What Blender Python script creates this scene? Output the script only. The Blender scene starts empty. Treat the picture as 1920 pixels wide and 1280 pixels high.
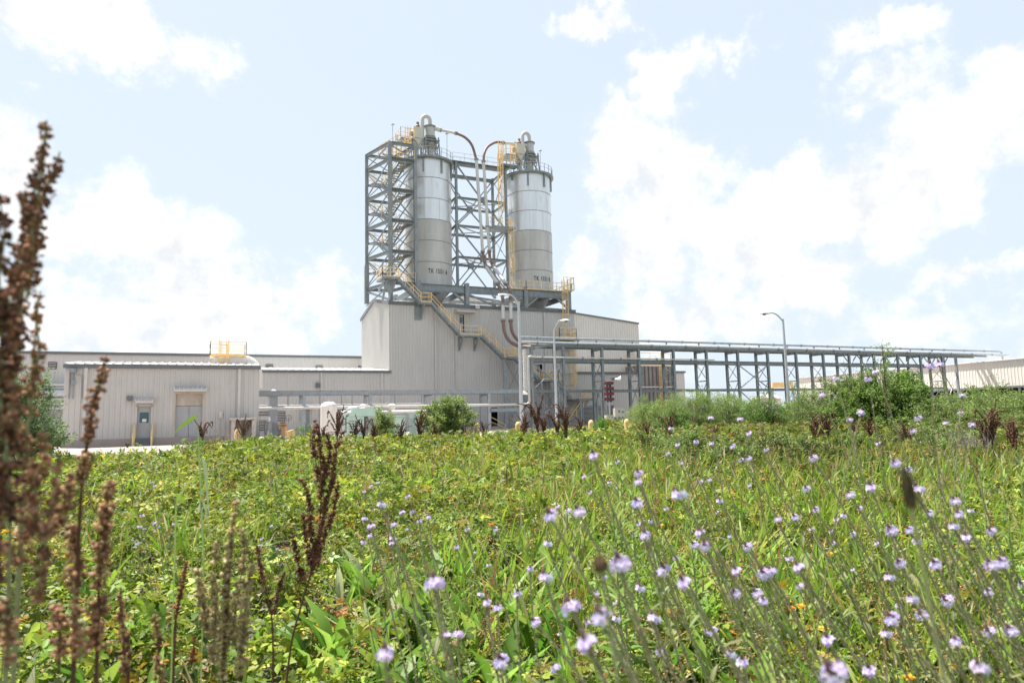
import bpy, math, random
import numpy as np
from mathutils import Vector, Matrix
rnd = random.Random(7)
V = Vector
# ------------------------------------------------------------------ camera
SC = bpy.context.scene
COL = SC.collection
FPX = 1280.0                                   # focal length, in pixels of a 1920 wide frame
YAW = math.radians(65); PIT = math.radians(6.37); ROLL = math.radians(1.43)
CAM = V((0, 0, 1.25))
VH = V((math.cos(YAW), math.sin(YAW), 0))      # horizontal view direction (x = along the facades, y = depth)
RH = V((math.sin(YAW), -math.cos(YAW), 0))
FW = (VH * math.cos(PIT) + V((0, 0, math.sin(PIT)))).normalized()
U0 = RH.cross(FW)
RT = RH * math.cos(ROLL) - U0 * math.sin(ROLL)
UP = U0 * math.cos(ROLL) + RH * math.sin(ROLL)
cd = bpy.data.cameras.new('camera'); cam = bpy.data.objects.new('camera', cd); COL.objects.link(cam)
m3 = Matrix((RT, UP, -FW)).transposed()
cam.matrix_world = Matrix.Translation(CAM) @ m3.to_4x4()
cd.sensor_width = 36; cd.lens = 36 * FPX / 1920; cd.clip_start = 0.05; cd.clip_end = 3000
cd.dof.use_dof = True; cd.dof.focus_distance = 9.0; cd.dof.aperture_fstop = 4.6
SC.camera = cam
# ------------------------------------------------------------------ light
SUN_EL = math.radians(64)
sa = V((-0.5, 0.85, 0)).normalized()
SUND = V((sa.x * math.cos(SUN_EL), sa.y * math.cos(SUN_EL), math.sin(SUN_EL)))
sl = bpy.data.lights.new('sun', 'SUN'); sl.energy = 4.6; sl.angle = math.radians(0.6); sl.color = (1, .955, .88)
so = bpy.data.objects.new('sun', sl); COL.objects.link(so); so.rotation_euler = SUND.to_track_quat('Z', 'Y').to_euler()
SC.view_settings.view_transform = 'Standard'; SC.view_settings.look = 'None'
SC.view_settings.exposure = 1.2; SC.view_settings.gamma = 1
SC.view_settings.use_curve_mapping = False

def ray(px, py):
    return FW + RT * ((px - 960) / FPX) - UP * ((py - 640) / FPX)
def atY(px, py, Y):
    d = ray(px, py); return CAM + d * (Y / d.y)
def atX(px, py, X):
    d = ray(px, py); return CAM + d * (X / d.x)
def atZ(px, py, z=0.0):
    d = ray(px, py); return CAM + d * ((z - CAM.z) / d.z)
def atD(px, py, D):
    return CAM + ray(px, py) * D

# world : sky with cumulus
W = bpy.data.worlds.new('World'); SC.world = W; W.use_nodes = True
nt = W.node_tree; nt.nodes.clear(); L = nt.links.new
def N(t, **k):
    n = nt.nodes.new(t)
    for a, b in k.items(): setattr(n, a, b)
    return n
def M(op, a, b=None, c=None, clamp=False):
    n = N('ShaderNodeMath', operation=op); n.use_clamp = clamp
    for i, v in enumerate((a, b, c)):
        if v is None: continue
        if isinstance(v, (int, float)): n.inputs[i].default_value = v
        else: L(v, n.inputs[i])
    return n.outputs[0]
def VM(op, a, b=None, out=0):
    n = N('ShaderNodeVectorMath', operation=op)
    for i, v in enumerate((a, b)):
        if v is None: continue
        if isinstance(v, (tuple, list, Vector)): n.inputs[i].default_value = tuple(v)
        else: L(v, n.inputs[i])
    return n.outputs['Value'] if out else n.outputs[0]
sky = N('ShaderNodeTexSky', sky_type='NISHITA'); sky.sun_disc = False
sky.sun_elevation = SUN_EL; sky.sun_rotation = math.atan2(SUND.x, SUND.y); sky.air_density = 1.0; sky.dust_density = 2.2; sky.ozone_density = 1.2
tc = N('ShaderNodeTexCoord'); dvec = VM('NORMALIZE', tc.outputs['Generated'])
ax = VM('DOT_PRODUCT', dvec, RH, 1); ay = VM('DOT_PRODUCT', dvec, VH, 1); az = VM('DOT_PRODUCT', dvec, (0, 0, 1), 1)
aza = M('ARCTAN2', ax, ay); ela = M('ARCSINE', az)
cx = N('ShaderNodeCombineXYZ'); L(aza, cx.inputs[0]); L(ela, cx.inputs[1])
nz = N('ShaderNodeTexNoise'); nz.inputs['Scale'].default_value = 5.5; nz.inputs['Detail'].default_value = 9; nz.inputs['Roughness'].default_value = .62
L(cx.outputs[0], nz.inputs['Vector'])
nz2 = N('ShaderNodeTexNoise'); nz2.inputs['Scale'].default_value = 16; nz2.inputs['Detail'].default_value = 8; nz2.inputs['Roughness'].default_value = .6
L(cx.outputs[0], nz2.inputs['Vector'])
warp = VM('SCALE', VM('SUBTRACT', nz.outputs['Color'], (.5, .5, .5)), None); warp.node.inputs['Scale'].default_value = .22
cw = VM('ADD', cx.outputs[0], warp)
BL = [(1200,290,120,110,1),(1270,400,150,120,1),(1430,440,190,120,1),(1490,350,90,70,1),(1600,400,190,90,1),(1740,340,150,90,1),(1850,240,120,80,1),(1930,170,70,60,1),(1190,480,120,90,1),(1250,170,75,50,.8),
      (1640,95,110,42,.9),(1690,190,95,55,.75),(1260,90,85,45,.7),(1130,15,90,26,.9),(1520,520,150,60,.7),(1830,525,90,30,.9),(1380,85,50,30,.6),
      (120,20,260,48,1),(10,300,60,90,1),(200,400,110,70,.95),(320,470,120,70,.95),(400,590,230,100,1),(100,580,120,80,.9),(560,560,150,60,.6),(30,145,30,20,.5),
      (1880,690,200,50,.6),(1600,600,200,60,.5),(900,690,500,60,.5),(1300,600,180,90,.7)]
acc = None
for (bx, by, rx, ry, am) in BL:
    d = ray(bx, by).normalized()
    c = (math.atan2(d.dot(RH), d.dot(VH)), math.asin(d.z), 0)
    v = VM('MULTIPLY', VM('SUBTRACT', cw, c), (FPX / rx * 1.02, FPX / ry * 1.02, 0))
    g = M('MULTIPLY', M('SUBTRACT', 1.35, VM('LENGTH', v, None, 1)), am)
    acc = g if acc is None else M('MAXIMUM', acc, g)
dens = M('ADD', acc, M('MULTIPLY', M('SUBTRACT', nz2.outputs['Fac'], .5), 2.1))
ms = N('ShaderNodeMapRange', interpolation_type='SMOOTHERSTEP'); L(dens, ms.inputs[0])
ms.inputs[1].default_value = .05; ms.inputs[2].default_value = 1.0
# thin veil that thickens towards the horizon
veil = N('ShaderNodeMapRange', interpolation_type='SMOOTHSTEP'); L(ela, veil.inputs[0])
veil.inputs[1].default_value = .62; veil.inputs[2].default_value = 0.03; veil.inputs[3].default_value = .86; veil.inputs[4].default_value = .95
cm = M('MAXIMUM', ms.outputs[0], 0.0)
cshade = N('ShaderNodeMapRange'); L(M('MULTIPLY', M('ADD', nz.outputs['Fac'], nz2.outputs['Fac']), .5), cshade.inputs[0]); cshade.inputs[1].default_value = .40; cshade.inputs[2].default_value = .56
ccol = N('ShaderNodeMixRGB'); L(cshade.outputs[0], ccol.inputs[0]); ccol.inputs[1].default_value = (5.55, 5.7, 5.9, 1); ccol.inputs[2].default_value = (7.6, 7.6, 7.6, 1)
mx0 = N('ShaderNodeMixRGB'); L(veil.outputs[0], mx0.inputs[0]); L(sky.outputs[0], mx0.inputs[1]); mx0.inputs[2].default_value = (5.1, 5.8, 6.5, 1)
mx1 = N('ShaderNodeMixRGB'); L(cm, mx1.inputs[0]); L(mx0.outputs[0], mx1.inputs[1]); L(ccol.outputs[0], mx1.inputs[2])
bg = N('ShaderNodeBackground'); bg.inputs[1].default_value = 0.07; L(mx1.outputs[0], bg.inputs[0])
wo = N('ShaderNodeOutputWorld'); L(bg.outputs[0], wo.inputs[0])

# ------------------------------------------------------------------ materials
MAT = {}
def mat(name, col, rough=.6, metal=0.0, var=.12, scale=1.0, stretch=(1, 1, 1), bump=0.0, bscale=20, col2=None, c2amt=(.55, .75), attr=None, transl=0.0, spec=.5):
    m = bpy.data.materials.new(name); m.use_nodes = True; t = m.node_tree; t.nodes.clear(); l = t.links.new
    n = t.nodes.new; out = n('ShaderNodeOutputMaterial'); p = n('ShaderNodeBsdfPrincipled')
    p.inputs['Roughness'].default_value = rough; p.inputs['Metallic'].default_value = metal
    p.inputs['Specular IOR Level'].default_value = spec
    co = n('ShaderNodeTexCoord'); mp = n('ShaderNodeMapping'); mp.inputs['Scale'].default_value = stretch
    l(co.outputs['Object'], mp.inputs[0])
    no = n('ShaderNodeTexNoise'); no.inputs['Scale'].default_value = scale; no.inputs['Detail'].default_value = 6; no.inputs['Roughness'].default_value = .6
    l(mp.outputs[0], no.inputs['Vector'])
    base = n('ShaderNodeMixRGB'); base.blend_type = 'MULTIPLY'; base.inputs[0].default_value = 1
    if attr:
        a = n('ShaderNodeAttribute'); a.attribute_name = attr; l(a.outputs['Color'], base.inputs[1])
    else: base.inputs[1].default_value = (*col, 1)
    mr = n('ShaderNodeMapRange'); l(no.outputs['Fac'], mr.inputs[0]); mr.inputs[1].default_value = .3; mr.inputs[2].default_value = .7
    mr.inputs[3].default_value = 1 - var; mr.inputs[4].default_value = 1 + var
    l(mr.outputs[0], base.inputs[2]); c = base.outputs[0]
    if col2:
        n2 = n('ShaderNodeTexNoise'); n2.inputs['Scale'].default_value = scale * 1.7; n2.inputs['Detail'].default_value = 8; n2.inputs['Roughness'].default_value = .7
        m2 = n('ShaderNodeMapping'); m2.inputs['Location'].default_value = (13, 7, 3); m2.inputs['Scale'].default_value = stretch
        l(co.outputs['Object'], m2.inputs[0]); l(m2.outputs[0], n2.inputs['Vector'])
        r2 = n('ShaderNodeMapRange'); l(n2.outputs['Fac'], r2.inputs[0]); r2.inputs[1].default_value = c2amt[0]; r2.inputs[2].default_value = c2amt[1]
        mm = n('ShaderNodeMixRGB'); l(r2.outputs[0], mm.inputs[0]); l(c, mm.inputs[1]); mm.inputs[2].default_value = (*col2, 1); c = mm.outputs[0]
    l(c, p.inputs['Base Color'])
    if bump:
        nb = n('ShaderNodeTexNoise'); nb.inputs['Scale'].default_value = bscale; nb.inputs['Detail'].default_value = 5; l(co.outputs['Object'], nb.inputs['Vector'])
        b = n('ShaderNodeBump'); b.inputs['Strength'].default_value = bump; b.inputs['Distance'].default_value = .02
        l(nb.outputs['Fac'], b.inputs['Height']); l(b.outputs[0], p.inputs['Normal'])
    if transl:
        tr = n('ShaderNodeBsdfTranslucent'); l(c, tr.inputs[0]); mx = n('ShaderNodeMixShader'); mx.inputs[0].default_value = transl
        l(p.outputs[0], mx.inputs[1]); l(tr.outputs[0], mx.inputs[2]); l(mx.outputs[0], out.inputs[0])
    else: l(p.outputs[0], out.inputs[0])
    MAT[name] = m; return m
mat('wall', (.53, .507, .482), .5, 0, .06, .4, (1, 1, .5), 0, col2=(.40, .37, .33), c2amt=(.55, 1.0))
mat('wall_warm', (.52, .49, .465), .5, 0, .06, .5, (1, 1, .5), 0, col2=(.36, .30, .25), c2amt=(.56, .95))
mat('wall_far', (.55, .53, .51), .55, 0, .06, .3)
mat('trim', (.14, .145, .155), .5, 0, .1, 2)
mat('trim_light', (.55, .52, .49), .5, 0, .08, 2)
mat('roof', (.60, .59, .58), .4, 0, .08, 1)
mat('steel', (.25, .275, .29), .55, .25, .22, 2.5, (1, 1, .6), 0, col2=(.26, .24, .21), c2amt=(.62, .8))
mat('steel_light', (.34, .37, .395), .5, .3, .15, 2)
mat('galv', (.50, .515, .53), .42, .55, .12, 3)
mat('silo_bright', (.75, .75, .75), .32, .6, .10, .9, (1.2, 1.2, .25), .06, 2.2, col2=(.45, .45, .44), c2amt=(.6, .9))
mat('silo_dull', (.55, .53, .505), .55, .25, .13, .8, (1.5, 1.5, .22), .06, 2.5, col2=(.32, .27, .21), c2amt=(.58, .95))
mat('seam', (.30, .28, .255), .7, .2, .2, 3)
mat('yellow', (.84, .58, .26), .55, 0, .18, 3, col2=(.42, .22, .10), c2amt=(.66, .85))
mat('bollard_paint', (.74, .50, .20), .6, 0, .15, 6, col2=(.55, .42, .30), c2amt=(.6, .8))
mat('rust_pipe', (.22, .135, .11), .6, .1, .25, 5, col2=(.26, .15, .10), c2amt=(.5, .8))
mat('white_pipe', (.62, .60, .57), .45, .2, .1, 4, col2=(.42, .34, .27), c2amt=(.6, .85))
mat('grime_door', (.50, .45, .38), .6, 0, .15, 2, (1, 1, .4), col2=(.36, .24, .13), c2amt=(.5, .9))
mat('door_grey', (.40, .40, .41), .5, 0, .06, 3)
mat('dark', (.012, .012, .014), .7, 0, .1, 3)
mat('void', (.02, .02, .022), .9, 0, .1, 3)
mat('glass', (.07, .13, .15), .12, 0, .1, 2)
mat('paper', (.78, .74, .72), .8, 0, .05, 8)
mat('letter', (.03, .03, .03), .7, 0, .2, 6)
mat('red_sign', (.15, .025, .035), .5, 0, .15, 4)
mat('horn', (.66, .68, .70), .4, .2, .05, 4)
mat('mint', (.42, .58, .49), .5, 0, .08, 3, col2=(.50, .55, .48), c2amt=(.6, .8))
mat('tank_white', (.70, .66, .60), .5, 0, .12, 1.6, (2, 2, .4), col2=(.45, .29, .14), c2amt=(.58, .85))
mat('orange', (.50, .30, .14), .6, 0, .15, 4)
mat('box_beige', (.60, .56, .48), .6, 0, .08, 4)
mat('wood', (.80, .60, .30), .7, 0, .15, 6, (6, 6, 1))
mat('concrete', (.46, .42, .38), .85, 0, .12, .7, bump=.3, bscale=15, col2=(.36, .32, .28), c2amt=(.5, .8))
mat('yard', (.36, .30, .27), .9, 0, .14, .25, bump=.4, bscale=8, col2=(.40, .33, .27), c2amt=(.5, .8))
mat('soil', (.06, .05, .03), .95, 0, .35, 1.2, bump=.6, bscale=9, col2=(.075, .10, .03), c2amt=(.4, .6))
mat('far_ground', (.10, .12, .045), .95, 0, .3, .05, col2=(.16, .14, .08), c2amt=(.5, .7))
mat('leaf', (1, 1, 1), .5, 0, .12, 2, attr='tint', transl=.44, spec=.3)
mat('seed', (1, 1, 1), .85, 0, .15, 60, attr='tint', transl=.12, spec=.15)
mat('petal', (1, 1, 1), .7, 0, .04, 60, attr='tint', transl=.35, spec=.2)
mat('stem_green', (.27, .28, .14), .7, 0, .2, 60, transl=0, spec=.2)
mat('stem_brown', (.11, .055, .035), .8, 0, .2, 60, spec=.2)
mat('bark', (.17, .13, .09), .9, 0, .25, 20, bump=.4, bscale=60)
mat('twig_grey', (.33, .28, .25), .9, 0, .2, 30)

mat('wall_cream', (.66, .62, .57), .5, 0, .05, .4)
# ------------------------------------------------------------------ mesh helpers
ORG = {}
class MB:
    def __init__(s): s.v = []; s.f = []
    def add(s, vs, fs):
        o = len(s.v); s.v += [V(p) for p in vs]; s.f += [[i + o for i in f] for f in fs]; return s
    def box(s, a, b):
        x0, y0, z0 = a; x1, y1, z1 = b
        return s.add([(x0,y0,z0),(x1,y0,z0),(x1,y1,z0),(x0,y1,z0),(x0,y0,z1),(x1,y0,z1),(x1,y1,z1),(x0,y1,z1)],
                     [(0,3,2,1),(4,5,6,7),(0,1,5,4),(1,2,6,5),(2,3,7,6),(3,0,4,7)])
    def frame(s, p, q, up=None):
        d = (q - p).normalized()
        u = V(up) if up else (V((0, 0, 1)) if abs(d.z) < .95 else V((0, 1, 0)))
        a = d.cross(u).normalized(); b = a.cross(d).normalized(); return d, a, b
    def bar(s, p, q, w, h=None, up=None):
        p, q = V(p), V(q); h = h or w; d, a, b = s.frame(p, q, up)
        a = a * w / 2; b = b * h / 2
        vs = [p-a-b, p+a-b, p+a+b, p-a+b, q-a-b, q+a-b, q+a+b, q-a+b]
        return s.add(vs, [(0,3,2,1),(4,5,6,7),(0,1,5,4),(1,2,6,5),(2,3,7,6),(3,0,4,7)])
    def ibeam(s, p, q, w=.3, h=.3, t=.03, up=None):
        p, q = V(p), V(q); d, a, b = s.frame(p, q, up)
        for k in (-1, 1):
            o = b * k * (h - t) / 2; s.bar(p + o, q + o, w, t, tuple(b))
        s.bar(p, q, t * .8, h - 2 * t - .004, tuple(b)); return s
    def tube(s, pts, r, n=8, cap=True):
        pts = [V(p) for p in pts]; rr = r if isinstance(r, (list, tuple)) else [r] * len(pts)
        o = len(s.v); ref = None
        for i, p in enumerate(pts):
            t = (pts[min(i+1, len(pts)-1)] - pts[max(i-1, 0)]).normalized()
            if ref is None:
                ref = t.cross(V((0, 0, 1)) if abs(t.z) < .9 else V((1, 0, 0))).normalized()
            a = (ref - t * ref.dot(t)).normalized(); ref = a; b = t.cross(a)
            for k in range(n):
                w = 2 * math.pi * k / n; s.v.append(p + (a * math.cos(w) + b * math.sin(w)) * rr[i])
        for i in range(len(pts) - 1):
            for k in range(n):
                k2 = (k + 1) % n; s.f.append([o+i*n+k, o+i*n+k2, o+(i+1)*n+k2, o+(i+1)*n+k])
        if cap:
            s.f.append([o + k for k in range(n)][::-1]); s.f.append([o + (len(pts)-1)*n + k for k in range(n)])
        return s
    def lathe(s, c, prof, n=32, axis=(0, 0, 1)):      # prof: (radius, height)
        ax = V(axis).normalized(); a = ax.orthogonal().normalized(); b = ax.cross(a); c = V(c); o = len(s.v)
        for r, h in prof:
            for k in range(n):
                w = 2 * math.pi * k / n; s.v.append(c + ax * h + (a * math.cos(w) + b * math.sin(w)) * max(r, 1e-4))
        for i in range(len(prof) - 1):
            for k in range(n):
                k2 = (k + 1) % n; s.f.append([o+i*n+k, o+i*n+k2, o+(i+1)*n+k2, o+(i+1)*n+k])
        return s
    def prism(s, poly, axis, a0, a1):                 # poly of 2D points, extruded along axis 0/1/2
        n = len(poly)
        def mk(p, a):
            q = list(p); q.insert(axis, a); return q
        return s.add([mk(p, a0) for p in poly] + [mk(p, a1) for p in poly],
                     [list(range(n))[::-1], list(range(n, 2*n))] + [[i, (i+1) % n, n+(i+1) % n, n+i] for i in range(n)])
    def build(s, name, m, parent=None, smooth=False, loc=None):
        org = ORG[parent.name] if parent else (V(loc) if loc is not None else V((0, 0, 0)))
        me = bpy.data.meshes.new(name); me.from_pydata([p - org for p in s.v], [], s.f); me.update()
        me.materials.append(MAT[m] if isinstance(m, str) else m)
        o = bpy.data.objects.new(name, me); COL.objects.link(o)
        if smooth:
            me.polygons.foreach_set('use_smooth', [True] * len(me.polygons))
            if smooth != 'all': me.set_sharp_from_angle(angle=math.radians(40))
        if parent: o.parent = parent; ORG[o.name] = org
        else: o.location = org; ORG[o.name] = org
        return o
def thing(name, label, cat, loc=(0, 0, 0), group=None):
    o = bpy.data.objects.new(name, None); COL.objects.link(o); o.location = loc; o.empty_display_size = .2
    o['label'] = label; o['category'] = cat
    if group: o['group'] = group
    ORG[o.name] = V(loc); return o
def tag(o, label, cat, group=None):
    o['label'] = label; o['category'] = cat
    if group: o['group'] = group
    return o
def struct(o): o['kind'] = 'structure'; return o
def copy_tree(o, parent=None):
    c = o.copy(); COL.objects.link(c)
    if parent: c.parent = parent
    for ch in list(KIDS.get(o.name, [])): copy_tree(ch, c)
    return c
KIDS = {}
ORD = 'first second third fourth fifth sixth seventh eighth ninth tenth eleventh twelfth thirteenth fourteenth fifteenth sixteenth seventeenth eighteenth nineteenth twentieth'.split()
def reg(root):                                   # remember children before copying
    for o in list(COL.objects):
        if o.parent: KIDS.setdefault(o.parent.name, [])
    for o in list(COL.objects):
        if o.parent and o not in KIDS[o.parent.name]: KIDS[o.parent.name].append(o)

def corr_wall(mb, p0, p1, z0, zt, holes=(), pitch=.33, depth=.045, out=None):
    """ribbed metal cladding from p0 to p1 (xy), z0 up to zt (number or function of s); holes: (s0,s1,za,zb)"""
    p0 = V((p0[0], p0[1], 0)); p1 = V((p1[0], p1[1], 0)); Ln = (p1 - p0).length; d = (p1 - p0) / Ln
    n = V((d.y, -d.x, 0))
    if out is not None and n.dot(V(out)) < 0: n = -n
    f = zt if callable(zt) else (lambda s: zt)
    ss = [0]; oo = [0]
    k = 0
    while True:
        b = k * pitch
        for ds, dp in ((pitch * .55, 0), (pitch * .68, depth), (pitch * .87, depth), (pitch, 0)):
            if b + ds < Ln: ss.append(b + ds); oo.append(dp)
        k += 1
        if k * pitch >= Ln: break
    ss.append(Ln); oo.append(oo[-1])
    # insert hole edges
    for h in holes:
        for e in h[:2]:
            i = min(range(len(ss)), key=lambda j: abs(ss[j] - e)); ss[i] = e
    for i in range(len(ss) - 1):
        a, b = ss[i], ss[i+1]; mid = (a + b) / 2; iv = [(z0, None)]
        cuts = sorted([(h[2], h[3]) for h in holes if h[0] - 1e-4 <= mid <= h[1] + 1e-4])
        pa = p0 + d * a + n * oo[i]; pb = p0 + d * b + n * oo[i+1]
        lo = z0
        for za, zb in cuts:
            if za > lo + .01: mb.add([(pa.x,pa.y,lo),(pb.x,pb.y,lo),(pb.x,pb.y,za),(pa.x,pa.y,za)], [(0,1,2,3)])
            lo = zb
        mb.add([(pa.x,pa.y,lo),(pb.x,pb.y,lo),(pb.x,pb.y,f(b)),(pa.x,pa.y,f(a))], [(0,1,2,3)])
    return mb

def railing(mb, pts, h=1.07, sp=1.6, r=.028, kick=True):
    pts = [V(p) for p in pts]
    for z in (h, h * .52):
        for a, b in zip(pts, pts[1:]):
            mb.bar(a + V((0,0,z)), b + V((0,0,z)), r * 1.9)
    if kick:
        for a, b in zip(pts, pts[1:]): mb.bar(a + V((0,0,.06)), b + V((0,0,.06)), .015, .12)
    for a, b in zip(pts, pts[1:]):
        n = max(1, round((b - a).length / sp))
        for i in range(n + 1):
            p = a.lerp(b, i / n); mb.bar(p, p + V((0,0,h)), r * 2)
    return mb
def flight(root, top, bot, side, rail=True, st='steel', width=.9):
    """open-tread steel stair from top to bot; side = horizontal unit vector of width"""
    top, bot, side = V(top), V(bot), V(side)
    m = MB()
    for k in (-1, 1): m.bar(top + side * k * width/2, bot + side * k * width/2, .05, .26)
    m.build('stringer', st, root)
    n = max(3, int(abs(top.z - bot.z) / .21)); m = MB()
    dr = (bot - top); dr.z = 0; dr.normalize()
    for i in range(n):
        p = top.lerp(bot, (i + .5) / n)
        m.bar(p - side * (width/2 - .03), p + side * (width/2 - .03), .24, .035, (0, 0, 1))
    m.build('treads', st, root)
    if rail:
        for k in (-1, 1):
            m = MB(); railing(m, [top + side*k*width/2, bot + side*k*width/2], 1.05, 1.5, kick=False); m.build('handrail', 'yellow', root)
def landing(root, x0, x1, y0, y1, z, st='steel', rails=('n',)):
    MB().box((x0, y0, z - .22), (x1, y1, z)).build('landing', st, root)
def ladder(root, x, y, z0, z1, nrm=(0, -1, 0), cage=True, w=.45, cz=2.2):
    n = V(nrm).normalized(); s = n.cross(V((0, 0, 1))); c = V((x, y, 0))
    m = MB()
    for k in (-1, 1): m.bar(c + s*k*w/2 + V((0,0,z0)), c + s*k*w/2 + V((0,0,z1 + 1)), .07, .035)
    z = z0 + .15
    while z < z1: m.bar(c - s*w/2 + V((0,0,z)), c + s*w/2 + V((0,0,z)), .035); z += .3
    lad = m.build('ladder', 'yellow', root)
    if cage:
        m = MB(); R = .38; cc = c + n * .38
        ang = [-2.1, -1.25, -.45, .45, 1.25, 2.1]
        pos = [cc + (n*math.cos(a) + s*math.sin(a)) * R for a in ang]
        zb = z0 + cz
        for p in pos: m.bar(p + V((0,0,zb)), p + V((0,0,z1 + 1.1)), .045, .014)
        z = zb
        while z <= z1 + 1.2:
            for a, b in zip(pos, pos[1:]): m.bar(a + V((0,0,z)), b + V((0,0,z)), .014, .06)
            z += .95
        m.build('safety_cage', 'yellow', lad)
    return lad
def xbrace(root, a, b, c, d, w=.12, m='steel', name='brace', mode='x'):
    """a b bottom corners, c d top corners (a under c)"""
    a, b, c, d = map(V, (a, b, c, d))
    if mode == 'x':
        off = (b - a).normalized().cross(V((0,0,1))) * w * .55
        MB().bar(a + off, d + off, w, w * .8).build(name, m, root); MB().bar(b - off, c - off, w, w * .8).build(name, m, root)
    elif mode == 'v':   # top corners to bottom middle
        e = (a + b) / 2
        for q in (c, d): MB().bar(e, q, w, w * .8).build(name, m, root)
    elif mode == 'a':
        e = (c + d) / 2
        for q in (a, b): MB().bar(q, e, w, w * .8).build(name, m, root)
def bez(p0, p1, p2, n=10):
    p0, p1, p2 = V(p0), V(p1), V(p2)
    return [p0 * (1-t)**2 + p1 * 2*t*(1-t) + p2 * t*t for t in [i / n for i in range(n + 1)]]
def arc_corner(a, c, b, r, n=8):                 # rounded corner at c between a and b
    a, b, c = V(a), V(b), V(c)
    return bez(c + (a - c).normalized() * r, c, c + (b - c).normalized() * r, n)
# ------------------------------------------------------------------ ground
def sheet(name, pts, z, m):
    return struct(MB().add([(x, y, z) for x, y in pts], [list(range(len(pts)))]).build(name, m))
sheet('ground', [(-900, -300), (1400, -300), (1400, 1500), (-900, 1500)], -.02, 'far_ground')
sheet('field_soil', [(-90, -30), (150, -30), (150, 60), (36, 60), (30, 29), (-90, 29)], 0, 'soil')
sheet('yard_pavement', [(-90, 29.05), (29.9, 29.05), (35.9, 60.05), (150, 60.05), (150, 200), (-90, 200)], 0, 'yard')

def xY(px, Y, py=740): return atY(px, py, Y).x
def zY(px, py, Y): return atY(px, py, Y).z
def canopy(root, x0, x1, Y, z, proj=.7, m='trim_light'):
    c = MB().prism([(Y, z + .22), (Y - proj, z), (Y - proj, z - .14), (Y - .004, z - .14)], 0, x0, x1).build('canopy', m, root)
    k = MB(); n = int((x1 - x0) / .28)
    for i in range(n + 1):
        x = x0 + .02 + (x1 - x0 - .04) * i / n; k.bar((x, Y, z + .25), (x, Y - proj - .05, z + .03), .06, .05)
    k.build('canopy_rib', 'roof', c); return c
def louvre(root, x0, x1, z0, z1, Y, m='trim_light', name='louvre'):
    f = MB(); f.bar((x0, Y-.05, z0), (x0, Y-.05, z1), .07); f.bar((x1, Y-.05, z0), (x1, Y-.05, z1), .07)
    f.bar((x0-.03, Y-.05, z0), (x1+.03, Y-.05, z0), .07); f.bar((x0-.03, Y-.05, z1), (x1+.03, Y-.05, z1), .07)
    f.box((x0, Y-.052, z0), (x1, Y-.047, z1)); lo = f.build(name, 'void', root); lo['label'] = 'dark louvred vent'
    s = MB(); n = max(3, int((z1 - z0) / .16))
    for i in range(n):
        z = z0 + (i + .5) * (z1 - z0) / n; s.bar((x0, Y - .1, z), (x1, Y - .1, z), .1, .05, (0, -.6, .8))
    s.build('blade', m, lo); return lo
def downspout(root, x, Y, z0, z1, m='trim_light'):
    MB().box((x-.09, Y-.18, z0), (x+.09, Y-.05, z1)).build('downspout', m, root)
def eave(root, x0, x1, Y, z, h=.32, name='eave_trim'):
    MB().box((x0-.1, Y-.16, z-h), (x1+.1, Y+.02, z)).build(name, 'trim', root)

# ------------------------------------------------------------------ near shed on the left
Y1 = 53.5; x0, x1 = xY(120, Y1), xY(485, Y1); ZB = .5; ZE = zY(300, 684, Y1)
r = thing('metal_shed', 'low beige ribbed metal shed with two doors, behind the brown stalks at left', 'shed', (x0, Y1, 0))
d1 = (xY(257, Y1), xY(286, Y1), ZB, zY(270, 760, Y1)); d2 = (xY(328, Y1), xY(382, Y1), ZB, zY(355, 738, Y1))
w = MB(); corr_wall(w, (x0, Y1), (x1, Y1), ZB, ZE, [(d1[0]-x0, d1[1]-x0, ZB, d1[3]), (d2[0]-x0, d2[1]-x0, ZB, d2[3])])
corr_wall(w, (x0, Y1 + 14), (x0, Y1), ZB, ZE, out=(-1, 0, 0)); corr_wall(w, (x1, Y1), (x1, Y1 + 14), ZB, ZE, out=(1, 0, 0))
corr_wall(w, (x1, Y1 + 14), (x0, Y1 + 14), ZB, ZE, out=(0, 1, 0)); w.build('wall', 'wall_warm', r)
MB().box((x0-.05, Y1-.06, 0), (x1+.05, Y1+14, ZB)).build('plinth', 'yard', r)
rf = MB().prism([(Y1-.2, ZE+.02), (Y1+7, ZE+.72), (Y1+14.2, ZE+.02), (Y1+7, ZE+.62)], 0, x0-.1, x1+.1).build('roof', 'roof', r)
k = MB(); n = 22
for i in range(n + 1):
    x = x0 + (x1-x0)*i/n; k.bar((x, Y1-.2, ZE+.06), (x, Y1+7, ZE+.76), .06, .1)
k.build('roof_rib', 'roof', rf)
eave(r, x0, x1, Y1, ZE, .26)
for px in (160, 448): downspout(r, xY(px, Y1), Y1, ZB, ZE - .26, 'trim_light')
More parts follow.
